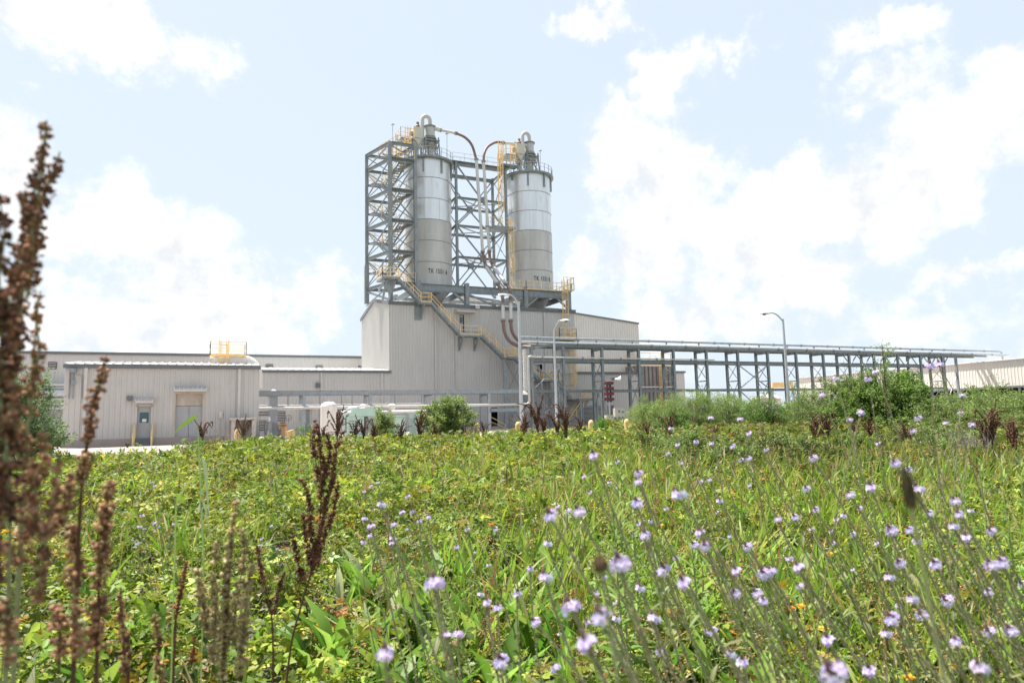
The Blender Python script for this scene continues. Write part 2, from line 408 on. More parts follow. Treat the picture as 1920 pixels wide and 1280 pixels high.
# single door
D = MB().box((d1[0]+.06, Y1+.12, ZB), (d1[1]-.06, Y1+.17, d1[3]-.06)).build('door', 'door_grey', r)
m = MB()
for a, b in (((d1[0], ZB), (d1[0], d1[3])), ((d1[1], ZB), (d1[1], d1[3])), ((d1[0]-.04, d1[3]), (d1[1]+.04, d1[3]))):
    m.bar((a[0], Y1+.04, a[1]), (b[0], Y1+.04, b[1]), .1, .24, (0, 1, 0) if a[0] != b[0] else None)
m.build('door_frame', 'trim_light', r)
dm = (d1[0]+d1[1])/2; MB().box((dm-.27, Y1+.09, ZB+1.05), (dm+.27, Y1+.118, ZB+1.75)).build('window', 'glass', D)
MB().box((dm-.12, Y1+.075, ZB+1.1), (dm+.14, Y1+.088, ZB+1.3)).build('notice', 'paper', D)
MB().bar((d1[0]+.16, Y1+.1, ZB+1.0), (d1[0]+.16, Y1+.02, ZB+1.0), .05).bar((d1[0]+.16, Y1+.03, ZB+1.0), (d1[0]+.28, Y1+.03, ZB+1.0), .04).build('handle', 'galv', D)
canopy(r, xY(255, Y1), xY(289, Y1), Y1, zY(270, 752, Y1))
# double door
zt = zY(355, 760, Y1); xm = (d2[0]+d2[1])/2
MB().box((d2[0]+.05, Y1+.14, zt), (d2[1]-.05, Y1+.2, d2[3])).build('transom', 'grime_door', r)
for a, b in ((d2[0]+.06, xm-.012), (xm+.012, d2[1]-.06)):
    D = MB().box((a, Y1+.16, ZB), (b, Y1+.21, zt-.03)).build('door', 'door_grey', r)
MB().bar((xm+.15, Y1+.15, ZB+1), (xm+.15, Y1+.08, ZB+1), .05).build('handle', 'trim', D)
m = MB()
for x in (d2[0], d2[1]): m.box((x-.06, Y1-.07, ZB), (x+.06, Y1+.14, d2[3]))
m.box((d2[0]-.06, Y1-.07, d2[3]), (d2[1]+.06, Y1+.14, d2[3]+.12)); m.build('door_frame', 'grime_door', r)
canopy(r, xY(327, Y1), xY(387, Y1), Y1, zY(355, 731, Y1), .9)
a, b = atY(239, 742, Y1), atY(249, 749, Y1)
MB().box((a.x, Y1-.26, b.z), (b.x, Y1-.05, a.z)).prism([(Y1-.26, b.z-.004), (Y1-.3, b.z-.1), (Y1-.1, b.z-.004)], 0, a.x+.02, b.x-.02).build('wall_light', 'trim', r)
a, b = atY(411, 771, Y1), atY(417, 783, Y1); MB().box((a.x, Y1-.2, b.z), (b.x, Y1-.05, a.z)).build('electrical_box', 'box_beige', r)
m = MB(); a = atY(131, 694, Y1); b = atY(137, 747, Y1)
m.box((a.x, Y1-.35, a.z-.15), (a.x+.42, Y1-.1, a.z+.12)).box((a.x+.12, Y1-.25, a.z-.95), (a.x+.36, Y1-.08, a.z-.6))
m.bar((a.x+.02, Y1-.1, b.z), (a.x+.02, Y1-.1, a.z), .06).bar((a.x+.26, Y1-.1, b.z), (a.x+.26, Y1-.1, a.z), .06)
m.tube([(a.x+.4, Y1-.1, a.z-.3), (a.x+.75, Y1-.1, a.z-.35), (a.x+.8, Y1-.1, b.z)], .025, 6); m.build('floodlight', 'steel', r)
m = MB()
for z in (.6, 1.9): pass
# steps
sx0, sx1 = xY(259, Y1), xY(285, Y1)
s = thing('door_steps', 'short flight of dark steps with yellow wooden handrails below the single shed door', 'steps', (sx0, Y1-1.2, 0))
m = MB()
for i in range(4):
    z = ZB - i*.125; m.box((sx0, Y1-.1-.32*(i+1), z-.125), (sx1, Y1-.1-.32*i - .003, z))
m.box((sx0, Y1-.1, 0), (sx1, Y1-.065, ZB)); m.build('treads', 'trim', s)
for x in (sx0-.12, sx1+.12):
    h = MB(); h.bar((x, Y1-.15, ZB+.95), (x, Y1-1.6, ZB+.2), .05, .16); h.bar((x, Y1-.2, 0), (x, Y1-.2, ZB+.95), .09); h.bar((x, Y1-1.5, 0), (x, Y1-1.5, ZB+.28), .09)
    h.build('handrail', 'wood', s)
# roof unit
Y2 = 58.5; xa, xb = xY(392, Y2), xY(459, Y2); zp = zY(425, 683, Y2); zt = zY(425, 643, Y2)
r = thing('roof_duct_unit', 'pale rounded duct with a yellow railed platform on the shed roof', 'duct', (xa, Y2, zp))
MB().box((xa+.3, Y2-.7, zp-.6), (xb, Y2+.9, zp+.55)).build('duct_box', 'tank_white', r)
c0 = V((xb-.3, Y2+.1, zp-.1)); pts = [c0 + V((0, 0, .1))] + [c0 + V((math.sin(t)*1.0+.0, 0, math.cos(t)*1.0-.9)) for t in [i*math.pi/16 for i in range(0, 9)]] + [c0 + V((1.0, 0, -2))]
MB().tube([V((p.x, p.y, p.z+.2)) for p in pts[1:]], .62, 14).build('elbow', 'tank_white', r, True)
MB().box((xa, Y2-.9, zp+.56), (xb, Y2+.95, zp+.64)).build('platform', 'yellow', r)
m = MB(); railing(m, [(xa, Y2+.95, zp+.64), (xa, Y2-.9, zp+.64), (xb, Y2-.9, zp+.64), (xb, Y2+.95, zp+.64), (xa, Y2+.95, zp+.64)], zt-zp-.64, 1.3, .022); m.build('railing', 'yellow', r)
ladder(r, xa+.95, Y2-.98, zp-.5, zp+.7, cz=.9)
# concrete enclosure right corner of the shed
xa, xb = xY(435, 51.5), xY(480, 51.5)
r = thing('concrete_enclosure', 'small open-fronted concrete enclosure at the right-hand foot of the shed', 'enclosure', (xa, 51.5, 0))
zt = zY(457, 787, 51.5)
MB().box((xa, 51.2, 0), (xa+.25, 53.2, zt)).box((xb-.25, 51.2, 0), (xb, 53.2, zt)).box((xa+.25, 53, 0), (xb-.25, 53.2, zt)).build('wall', 'concrete', r)
MB().box((xa-.1, 51.1, zt+.003), (xb+.1, 53.25, zt+.16)).build('slab', 'concrete', r)

# ------------------------------------------------------------------ long back building
YB = 95; xa, xb = xY(-260, YB), 26; zb = 10.3
r = thing('long_warehouse', 'long pale grey warehouse with a thin dark roof edge stretching behind the beige shed', 'warehouse', (xa, YB, 0))
MBw = MB(); corr_wall(MBw, (xa, YB), (xb, YB), 0, zb, pitch=.4); MBw.box((xa, YB+.1, 0), (xb, YB+30, zb-.05)); MBw.build('wall', 'wall_far', r)
MB().prism([(YB-.2, zb), (YB+15, zb+.7), (YB+30.2, zb), (YB+15, zb+.6)], 0, xa, xb).build('roof', 'roof', r)
MB().box((xa, YB-.2, zb-.3), (xb, YB+.1, zb+.02)).build('roof_edge', 'trim', r)
for (p, q, a, b) in ((88, 103, 679, 691), (498, 510, 683, 692), (592, 604, 685, 692), (672, 680, 686, 692)):
    louvre(r, xY(p, YB), xY(q, YB), zY(p, b, YB), zY(p, a, YB), YB, 'wall_far' if p == 592 else 'trim_light')
m = MB()
for y, rr in ((721, .16), (727, .1), (737, .45), (748, .12), (757, .12), (765, .2)):
    a, b = atY(30, y, YB - 1.5), atY(118, y, YB - 1.5); m.tube([(a.x-10, YB-1.5, b.z), (b.x + 3, YB-1.5, b.z)], rr, 8)
m.build('pipe_bank', 'galv', r, True)
a, b = atY(82, 766, YB), atY(112, 820, YB); MB().box((a.x, YB-.2, 0), (b.x, YB-.06, a.z)).build('door', 'door_grey', r)

# ------------------------------------------------------------------ low wing left of the tower block
YF = 76.0; XM = xY(731, YF, 640); XR = xY(1078, YF, 640); ZL = 6.9
r = thing('low_wing', 'low beige ribbed metal wing between the shed and the tall block', 'building', (4, YF, 0))
holes = []
xl = 3.0
w = MB(); corr_wall(w, (xl, YF), (XM-.01, YF), 0, ZL); w.box((xl, YF+.1, 0), (XM-.02, YF+18, ZL-.05)); w.build('wall', 'wall', r)
rf = MB().prism([(YF-.2, ZL+.01), (YF+9, ZL+.9), (YF+18, ZL+.01), (YF+9, ZL+.8)], 0, xl, XM+.05).build('roof', 'roof', r)
k = MB()
for i in range(22):
    x = xl + .2 + (XM-xl-.4)*i/21; k.bar((x, YF-.2, ZL+.05), (x, YF+9, ZL+.94), .08, .1)
k.build('roof_rib', 'roof', rf); eave(r, xl, XM, YF, ZL, .28)
for px in (602, 716): downspout(r, xY(px, YF), YF, 0, ZL-.28)
a, b = atY(591, 718, YF), atY(599, 727, YF); MB().box((a.x, YF-.3, b.z), (b.x, YF-.05, a.z)).build('wall_light', 'trim', r)
for (p, q, a, b) in ((486, 534, 772, 806), (634, 656, 768, 803)): louvre(r, xY(p, YF), xY(q, YF), zY(p, b, YF), zY(p, a, YF), YF)
a, b = atY(566, 766, YF), atY(580, 800, YF); MB().box((a.x, YF-.12, .05), (b.x, YF-.06, a.z)).build('door', 'steel', r)
canopy(r, a.x-.4, b.x+.5, YF, a.z+.2, .8)
for p in (700, 745):
    pass

# ------------------------------------------------------------------ tall process block
ZE = 14.85; YK = YF + 14.5; YD = YF + 7.25; ZR = 16.25
r = thing('process_building', 'tall windowless beige ribbed metal block under the two silos', 'building', ((XM+XR)/2, YF, 0))
PB = r
ud = (xY(862, YF), xY(873.5, YF), zY(868, 622, YF), zY(868, 590, YF))
ld = (xY(1006, YF), xY(1019, YF), zY(1012, 712, YF), zY(1012, 683, YF))
bd = (xY(919, YF), xY(933, YF), 0.02, zY(925, 764, YF))
w = MB(); corr_wall(w, (XM, YF), (XR, YF), 0, ZE, [(u[0]-XM, u[1]-XM, u[2], u[3]) for u in (ud, ld, bd)])
corr_wall(w, (XR, YF), (XR, YK), 0, lambda s: ZE + (ZR-ZE)*(1-abs(s-7.25)/7.25), out=(1, 0, 0))
corr_wall(w, (XR, YK), (XM, YK), 0, ZE, out=(0, 1, 0)); w.build('wall', 'wall', r)
w = MB(); corr_wall(w, (XM, YK), (XM, YF), 0, lambda s: ZE + (ZR-ZE)*(1-abs(s-7.25)/7.25), out=(-1, 0, 0)); w.build('end_wall', 'wall', r)
MB().prism([(YF-.1, ZE+.03), (YD, ZR+.06), (YK+.1, ZE+.03), (YD, ZR-.04)], 0, XM-.1, XR+.1).build('roof', 'roof', r)
eave(r, XM, XR, YF, ZE+.06, .4)
for x in (XM-.15, XR+.15):
    m = MB(); m.bar((x, YF-.16, ZE-.12), (x, YD, ZR-.07), .1, .4); m.bar((x, YD, ZR-.07), (x, YK+.16, ZE-.12), .1, .4)
    m.build('rake_trim', 'trim', r)
for px in (817, 850.5, 1024): downspout(r, xY(px, YF), YF, 0, ZE-.4, 'trim_light' if px == 850.5 else 'trim_light')
for (u, op) in ((ud, 1), (ld, 1), (bd, 0)):
    MB().box((u[0]-.2, YF+1.2, u[2]), (u[1]+.2, YF+1.25, u[3]+.2)).box((u[0]-.25, YF+.06, u[2]), (u[0]-.2, YF+1.2, u[3]+.2)).box((u[1]+.2, YF+.06, u[2]), (u[1]+.25, YF+1.2, u[3]+.2)).build('doorway', 'void', r)
    m = MB()
    for x in (u[0], u[1]): m.box((x-.06, YF-.07, u[2]), (x+.06, YF+.06, u[3]))
    m.box((u[0]-.06, YF-.07, u[3]), (u[1]+.06, YF+.06, u[3]+.1)); m.build('door_frame', 'trim_light', r)
    if op:
        D = MB().box((u[0]+.1, YF+.1, u[2]), (u[0]+.62, YF+.14, u[3]-.05)).build('door', 'door_grey', r); D['label'] = 'half-open grey door'
        MB().box((u[0]+.2, YF+.06, u[2]+1.1), (u[0]+.52, YF+.098, u[2]+1.8)).build('window', 'glass', D)
canopy(r, ud[0]-.5, ud[1]+1.2, YF, zY(868, 585, YF), 1.1)
MB().box((bd[1]+.06, YF-.1, 0.02), (bd[1]+1.9, YF-.06, bd[3])).build('door', 'door_grey', r)['label'] = 'grey door folded back beside the dark doorway'
a = atY(893, 577, YF); MB().box((a.x-.25, YF-.4, a.z-.15), (a.x+.3, YF-.2, a.z+.25)).bar((a.x, YF-.2, a.z), (a.x, YF, a.z-.1), .08).build('floodlight', 'trim_light', r)
a, b = atY(776, 562, YF), atY(788, 600, YF); MB().box((a.x, YF-.12, b.z), (b.x, YF-.05, ZE-.4)).build('bracket_plate', 'steel', r)  # stair tower's shadow on the facade, built as a thin dark strip

# ------------------------------------------------------------------ right low annex and taller hall
XA = xY(1204, YF)
r = thing('low_annex', 'low beige metal annex behind the pipe rack, right of the tall block', 'building', (XR, YF, 0))
w = MB(); corr_wall(w, (XR+.01, YF), (XA, YF), 0, ZL); w.box((XR+.02, YF+.1, 0), (XA-.02, YF+10, ZL-.05)); w.build('wall', 'wall', r)
MB().prism([(YF-.2, ZL+.01), (YF+10, ZL+.5), (YF+10, ZL+.4)], 0, XR, XA).build('roof', 'roof', r); eave(r, XR+.1, XA, YF, ZL, .28)
louvre(r, xY(1089, YF), xY(1125, YF), zY(1100, 793, YF), zY(1100, 762, YF), YF)
a, b = atY(1139, 760, YF), atY(1151, 788, YF); MB().box((a.x, YF-.12, .05), (b.x, YF-.06, a.z)).build('door', 'trim', r)
Yh = 90; xa, xb = XR + 1, xY(1198, Yh, 640); za, zb2 = zY(1078, 588, Yh), zY(1198, 607, Yh)
sl_ = (zb2 - za) / (xb - xY(1078, Yh, 588)); 
r = thing('tall_hall', 'pale cream metal hall with a gently sloping roofline behind the annex', 'building', (xb, Yh, 0))
xs = xa - 12; f = lambda s: zb2 - sl_ * ((xb - xs) - s)
w = MB(); corr_wall(w, (xs, Yh), (xb, Yh), 0, f, pitch=.42); corr_wall(w, (xb, Yh), (xb, Yh+30), 0, zb2, out=(1, 0, 0)); w.build('wall', 'wall_cream', r)
MB().bar((xs, Yh-.05, f(0)+.05), (xb+.1, Yh-.05, zb2+.05), .3, .22).build('roof_edge', 'trim', r)
MB().add([(xs, Yh, f(0)), (xb, Yh, zb2), (xb, Yh+30, zb2), (xs, Yh+30, f(0))], [(0, 1, 2, 3)]).build('roof', 'roof', r)

# ribbed bin with yellow ladder
Yb = 86; xa, xb = xY(1203, Yb), xY(1262, Yb); zt = zY(1240, 685, Yb)
r = thing('ribbed_bin', 'boxy grey-brown ribbed bin with yellow caged ladder, seen through the pipe rack', 'bin', (xa, Yb, 0))
mat('bin_panel', (.26, .24, .22), .7, .1, .25, 1.2, (1, 1, .3), col2=(.36, .32, .27))
MB().box((xa, Yb, 0), (xb, Yb+8, zt)).build('panel', 'bin_panel', r)
m = MB()
for i in range(9):
    x = xa + (xb-xa)*i/8; m.box((x-.07, Yb-.18, 0), (x+.07, Yb-.003, zt))
m.build('rib', 'trim', r); m = MB()
for z in (zt-.05, zt*.62): m.box((xa-.1, Yb-.26, z-.1), (xb+.1, Yb-.183, z+.08))
m.build('girt', 'wall_far', r)
m = MB(); railing(m, [(xa, Yb+4, zt), (xa, Yb+.1, zt), (xb, Yb+.1, zt), (xb, Yb+6, zt)], 1.9, 2, .03); m.build('railing', 'yellow', r)
ladder(r, xY(1241, Yb-.4), Yb-.35, .3, zt)
a = xY(1264, Yb, 700); b = xY(1283, Yb+2, 700)
MB().box((a, Yb+2, 0), (b, Yb+8, zY(1275, 699, Yb+2))).build('side_panel', 'wall', r)
MB().box((a, Yb+1.8, zY(1275, 699, Yb+2)), (b+.15, Yb+8, zY(1275, 699, Yb+2)+.3)).build('roof_edge', 'trim', r)

# far long shed at the right
P = atD(1920, 760, 100); Q = atD(1498, 770, 143); P.z = Q.z = 0
dv = (P - Q).normalized(); P2 = P + dv * 45; nv = V((dv.y, -dv.x, 0)); 
if nv.dot(V((0, 0, 0)) - P) < 0: nv = -nv
r = thing('long_open_shed', 'long beige shed with an open dark lower side, running out of frame at the right', 'shed', tuple(P))
zt, zb = 8.0, 4.0
w = MB(); corr_wall(w, Q, P2, zb, zt, pitch=.5, depth=.04, out=tuple(nv)); w.build('wall', 'wall_cream', r)
Ln = (P2 - Q).length; bk = -nv * 22
k = MB()
q0, q1 = Q + nv*.35, P2 + nv*.35; r0, r1 = Q + bk, P2 + bk
k.add([(q0.x,q0.y,zt),(q1.x,q1.y,zt),(r1.x,r1.y,zt+1.5),(r0.x,r0.y,zt+1.5),(q0.x,q0.y,zt+.12),(q1.x,q1.y,zt+.12),(r1.x,r1.y,zt+1.65),(r0.x,r0.y,zt+1.65)],
      [(0,1,2,3),(4,7,6,5),(0,4,5,1),(1,5,6,2),(2,6,7,3),(3,7,4,0)]); k.build('roof', 'roof', r)
k = MB(); b0, b1 = Q + bk*.95, P2 + bk*.95
k.add([(b0.x,b0.y,0),(b1.x,b1.y,0),(b1.x,b1.y,zt),(b0.x,b0.y,zt)], [(0,1,2,3)]); k.add([(Q.x,Q.y,zb+.01),(P2.x,P2.y,zb+.01),(b1.x,b1.y,zb+.01),(b0.x,b0.y,zb+.01)], [(0,1,2,3)])
k.add([(Q.x,Q.y,0),(b0.x,b0.y,0),(b0.x,b0.y,zt),(Q.x,Q.y,zt)], [(0,1,2,3)]); k.build('rear_wall', 'trim', r)
m = MB(); q = Q - nv*.02; p = P2 - nv*.02
m.bar((q.x, q.y, zb-.02), (p.x, p.y, zb-.02), .3, .3); n = 10
for i in range(n + 1):
    c = q.lerp(p, i/n); m.bar((c.x, c.y, 0), (c.x, c.y, zb-.17), .25)
m.build('post', 'trim', r)
k = MB(); a = Q + nv*.1; b = Q + dv*26 + nv*.1
k.bar((a.x, a.y, 2.0), (b.x, b.y, 2.0), .12, 3.9); k.build('lower_wall', 'wall_far', r)
for s in (3, 9, 15, 21):
    c = Q + dv*s + nv*.2; e = c + dv*2.6; MB().bar((c.x, c.y, 1.9), (e.x, e.y, 1.9), .1, 1.2).build('window', 'glass', r)

# yellow gantry far behind
a = atD(1447, 722, 120); b = atD(1486, 721, 120)
r = thing('yellow_gantry', 'small yellow crane beam with a white hut far behind the pipe rack', 'gantry', (a.x, a.y, 0))
m = MB().bar(a, b, .5, .9); m.build('beam', 'yellow', r)
for p in (a, b): MB().bar((p.x, p.y, 0), (p.x, p.y, p.z-.45), .35).build('leg', 'steel_light', r)
c = a.lerp(b, .5); MB().box((c.x-1.5, c.y+2, 0), (c.x+1.6, c.y+6, 3.6)).prism([(c.y+1.8, 3.6), (c.y+4, 4.3), (c.y+6.2, 3.6)], 0, c.x-1.7, c.x+1.8).build('hut', 'wall_cream', r)
# ------------------------------------------------------------------ silo support deck
ZT = 17.5; BX = [xY(784, 77, 540), xY(875, 77, 545), xY(985, 77, 550), xY(1066, 77, 560)]
SY = 82.0
SA = V((atY(802, 400, SY).x, SY, 0)); SB = V((atY(992.5, 420, SY).x, SY, 0)); SR = 3.02
r = thing('silo_deck', 'heavy grey steel deck frame carrying both silos above the roof', 'steel frame', (BX[0], 77, 15))
for x in BX:
    for y in (77.0, 87.0):
        MB().ibeam((x, y, 14.9), (x, y, ZT+.25), .52, .5, .05, (0, 1, 0)).build('column', 'steel', r)
for a, b in zip(BX, BX[1:]):
    for y in (77.0, 87.0): MB().ibeam((a+.27, y, ZT-.55), (b-.27, y, ZT-.55), .36, .92, .05).build('beam', 'steel', r)
for x in BX + [SA.x, SB.x]:
    MB().ibeam((x, 77.28, ZT-.6), (x, 86.72, ZT-.6), .34, .7, .05).build('cross_beam', 'steel', r)
xbrace(r, (BX[1]+.3, 77, 15.0), (BX[2]-.3, 77, 15.0), (BX[1]+.3, 77, 16.4), (BX[2]-.3, 77, 16.4), .2, mode='v')
for i in (0, 2):
    for y in (77, 87): xbrace(r, (BX[i]+.3, y, 15.0), (BX[i+1]-.3, y, 15.0), (BX[i]+1.6, y, 16.4), (BX[i+1]-1.6, y, 16.4), .2, mode='n')
    for s, x in ((1, BX[i]), (-1, BX[i+1])): MB().bar((x+s*.2, 77, 15.3), (x+s*1.7, 77, 16.5), .2, .24).build('knee_brace', 'steel', r)
m = MB(); railing(m, [(BX[2]-1.6, 77.3, ZT), (BX[2], 76.7, ZT-.05), (BX[3]+.3, 76.7, ZT-.05), (BX[3]+.3, 84, ZT-.05)], 1.1, 1.1, .03); m.build('railing', 'yellow', r)
MB().box((BX[2]-.2, 76.7, ZT-.09), (BX[3]+.3, 79, ZT-.05)).build('walkway', 'steel', r)
m = MB(); railing(m, [(BX[3]-1.2, 76.0, ZT), (BX[3]+.3, 76.0, ZT), (BX[3]+.3, 77.5, ZT)], 1.7, .5, .03); m.build('ladder_gate', 'yellow', r)

# ------------------------------------------------------------------ silos
def silo(c, nm, txt, tpx, lab):
    r = thing('silo', lab, 'silo', (c.x, c.y, 17.9))
    z0, zt = 17.98, 34.15; n = 6; h = (zt - z0) / n
    for i in range(n):
        a, b = z0 + i*h, z0 + (i+1)*h
        o = MB().lathe((c.x, c.y, 0), [(SR, a+.012), (SR, b-.012)], 96).build('shell_ring', 'silo_dull' if i < 3 else 'silo_bright', r, 'all')
        s = MB().lathe((c.x, c.y, 0), [(SR-.02, b-.035), (SR+.035, b-.03), (SR+.035, b+.03), (SR-.02, b+.035)], 96).build('seam_band', 'seam', o)
    MB().lathe((c.x, c.y, 0), [(SR+.14, z0-.25), (SR+.14, z0-.06), (SR, z0-.04), (SR, z0+.1)], 64).build('base_ring', 'silo_dull', r)
    MB().lathe((c.x, c.y, 0), [(SR-.02, z0-.2), (.75, 14.95), (.7, 14.9)], 64).build('hopper', 'silo_dull', r, 'all')
    MB().lathe((c.x, c.y, 0), [(SR+.1, zt), (SR+.1, zt+.12), (1.2, zt+.55), (0, zt+.6)], 64).build('roof', 'silo_dull', r)
    # vertical plate seams
    m = MB(); 
    for i in range(n):
        a, b = z0 + i*h + .06, z0 + (i+1)*h - .06
        for k in range(10):
            w = 2*math.pi*(k + .5*(i % 2) + .3)/10; p = V((c.x + (SR+.004)*math.cos(w), c.y + (SR+.004)*math.sin(w), 0))
            m.bar(p + V((0,0,a)), p + V((0,0,b)), .035, .02)
    m.build('plate_seam', 'silo_dull', r)
    # lettering wrapped round the shell, 0.58 m tall
    cu = bpy.data.curves.new('lettering', 'FONT'); cu.body = txt; cu.size = .84; cu.offset = .012; cu.align_x = 'CENTER'; cu.space_character = 1.2
    to = bpy.data.objects.new('tmp', cu); COL.objects.link(to); dg = bpy.context.evaluated_depsgraph_get()
    me = bpy.data.meshes.new_from_object(to.evaluated_get(dg)); bpy.data.objects.remove(to)
    tocam = V((-c.x, -c.y, 0)).normalized(); side = V((-tocam.y, tocam.x, 0))     # towards image right
    if side.dot(RH) < 0: side = -side
    bm = bmesh.new(); bm.from_mesh(me); bmesh.ops.triangulate(bm, faces=bm.faces); bm.to_mesh(me)
    zc = 19.2
    for v in me.vertices:
        w = tpx + v.co.x * .60 / SR; p = (tocam*math.cos(w) + side*math.sin(w)) * (SR + .03)
        v.co = V((p.x, p.y, zc + v.co.y - 17.9))
    me.materials.clear(); me.materials.append(MAT['letter'])
    o = bpy.data.objects.new('lettering', me); COL.objects.link(o); o.parent = r; ORG[o.name] = ORG[r.name]
    # roof edge walkway and rails
    m = MB(); ring = [V((c.x + (SR+.35)*math.cos(w), c.y + (SR+.35)*math.sin(w), zt+.12)) for w in [2*math.pi*k/24 for k in range(25)]]
    m.lathe((c.x, c.y, 0), [(SR+.1, zt+.02), (SR+.5, zt+.02), (SR+.5, zt-.2), (SR+.05, zt-.2)], 48); m.build('walkway', 'steel', r)
    m = MB(); railing(m, ring, 1.05, 1.2, .02, kick=False); m.build('railing', 'galv', r)
    for k in range(8):
        m = MB(); w = 2*math.pi*(k+.4)/8; q = V((c.x + (SR+.1)*math.cos(w), c.y + (SR+.1)*math.sin(w), 0))
        m.bar(q + V((0,0,zt-2.0 if k in (5, 6, 7) else zt-.9)), q + V((0,0,zt+.05)), .2, .14)
        m.build('stiffener', 'steel', r)
    return r
import bmesh
silo(SA, 'a', 'TK 1551 A', .43, 'left metal silo marked TK 1551 A, beside the stair tower')
silo(SB, 'b', 'TK 1551 B', .56, 'right metal silo marked TK 1551 B, beside the yellow ladder')

# ------------------------------------------------------------------ cyclones and filters on top
def cyclone(c, lab, duct_to):
    x, y = c.x + .1, c.y; z = 33.9
    r = thing('cyclone_separator', lab, 'cyclone', (x, y, z))
    B = MB().lathe((x, y, 0), [(.02, 38.35), (.70, 38.3), (.70, 38.2), (.62, 38.18), (.62, 37.1), (.70, 37.06), (.70, 36.95), (.6, 36.9), (.6, 36.3), (.42, 34.6), (.42, z)], 28).build('body', 'silo_dull', r, True)
    MB().lathe((x, y, 0), [(.60, 38.16), (.78, 38.14), (.78, 38.28), (.6, 38.3)], 28).lathe((x, y, 0), [(.6, 36.6), (.85, 36.58), (.85, 36.74), (.6, 36.76)], 28).lathe((x, y, 0), [(.42, 35.6), (.95, 35.58), (.95, 35.75), (.42, 35.8)], 28).build('flange', 'seam', B)
    # gooseneck over to the filter
    gx = x - 1.05
    pts = [(x, y, 38.3), (x, y, 38.9)] + [V((x - .52 + .52*math.cos(t), y, 39.0 + .52*math.sin(t))) for t in [math.pi*i/10 for i in range(11)]] + [(gx, y, 38.4), (gx, y, 36.4)]
    MB().tube(pts, .26, 14).build('gooseneck', 'silo_dull', r, True)
    for sx in (-1, 1):
        for sy in (-1, 1): MB().bar((x+sx*1.0, y+sy*1.0, z), (x+sx*.85, y+sy*.85, 36.7), .14).build('leg', 'steel', r)
    m = MB()
    for s in (-1, 1):
        m.bar((x-1, y+s*1, z), (x+.9, y+s*.9, 36.2), .09); m.bar((x+1, y+s*1, z), (x-.9, y+s*.9, 36.2), .09)
        m.bar((x+s*1, y-1, z), (x+s*.9, y+.9, 36.2), .09); m.bar((x+s*1, y+1, z), (x+s*.9, y-.9, 36.2), .09)
    m.build('brace', 'steel', r)
    MB().box((x-1.0, y-1.0, 36.2), (x+1.0, y+1.0, 36.32)).build('frame_top', 'steel', r)
    r.location.z = 34.7; r.scale.z = 1.07
    return r
CA = V((atY(805, 250, SY).x, SY, 0)); CB = V((atY(991.5, 280, SY).x, SY, 0))
cyclone(CA, 'grey cyclone with gooseneck duct on top of the left silo', None)
cyclone(CB, 'grey cyclone with gooseneck duct on top of the right silo', None)
def filt(c, dx, lab):
    x, y = c.x + dx, c.y - .6; z = 33.9
    r = thing('dust_filter', lab, 'filter', (x, y, z))
    mat_ = 'seam' 
    MB().box((x-.55, y-.6, 36.1), (x+.75, y+.6, 37.4)).prism([(x-.5, 36.096), (x+.7, 36.096), (x+.3, 34.9), (x-.1, 34.9)], 1, y-.5, y+.5).build('housing', 'box_beige', r)
    MB().tube([(x+.1, y, 34.9), (x+.1, y, z)], .2, 10).build('outlet', 'silo_dull', r, True)
    MB().lathe((x+.2, y, 37.4), [(.3, 0), (.3, .35), (.18, .5), (.18, .8), (0, .82)], 14).build('fan_stack', 'rust_pipe', r)
    MB().tube([(x-.9, y-.2, 36.6), (x-.5, y-.2, 36.6)], .28, 12).build('motor', 'rust_pipe', r)
    m = MB()
    for sx in (-.5, .7):
        for sy in (-.55, .55): m.bar((x+sx, y+sy, z), (x+sx, y+sy, 36.1), .1)
    m.bar((x-.5, y-.55, z+.2), (x+.7, y-.55, 36), .07).bar((x+.7, y-.55, z+.2), (x-.5, y-.55, 36), .07); m.build('frame', 'steel', r)
    MB().box((x-2.4, y-1.2, 35.5), (x-.6, y+1.2, 35.62)).build('platform', 'steel', r)
    m = MB(); railing(m, [(x-.6, y-1.2, 35.62), (x-2.4, y-1.2, 35.62), (x-2.4, y+1.2, 35.62), (x-.6, y+1.2, 35.62)], 1.2, 1.1, .022, kick=False); m.build('railing', 'yellow', r)
    for sx in (-2.35, -.65):
        for sy in (-1.15, 1.15): MB().bar((x+sx, y+sy, z-.1), (x+sx, y+sy, 35.5), .1).build('post', 'steel', r)
    ladder(r, x-1.6, y-1.3, z, 35.6, cz=.6)
    r.location.z = 34.7; r.scale.z = 1.1
    return r
filt(CA, -1.95, 'small dust filter with yellow platform beside the left cyclone')
filt(CB, -1.95, 'small dust filter with yellow platform beside the right cyclone')
# lightning rods
for px, yt, yb, lab in ((736, 234, 268, 'thin lightning rod on the top corner of the stair tower'), (838, 251, 290, 'thin lightning rod on the right edge of the left silo top'), (1013, 283, 318, 'thin lightning rod on the right edge of the right silo top')):
    a, b = atY(px, yt, 79.5 if px > 740 else 77.2), atY(px, yb, 79.5 if px > 740 else 77.2)
    MBr = MB().tube([(b.x, b.y, b.z-.6), (a.x, b.y, a.z)], .04, 6).lathe((a.x, b.y, a.z-.1), [(.03, 0), (.24, .1), (.22, .16), (.02, .2)], 10)
    tag(MBr.build('lightning_rod', 'galv', loc=(b.x, b.y, b.z-.6)), lab, 'lightning rod', 'lightning rods on the tower tops')

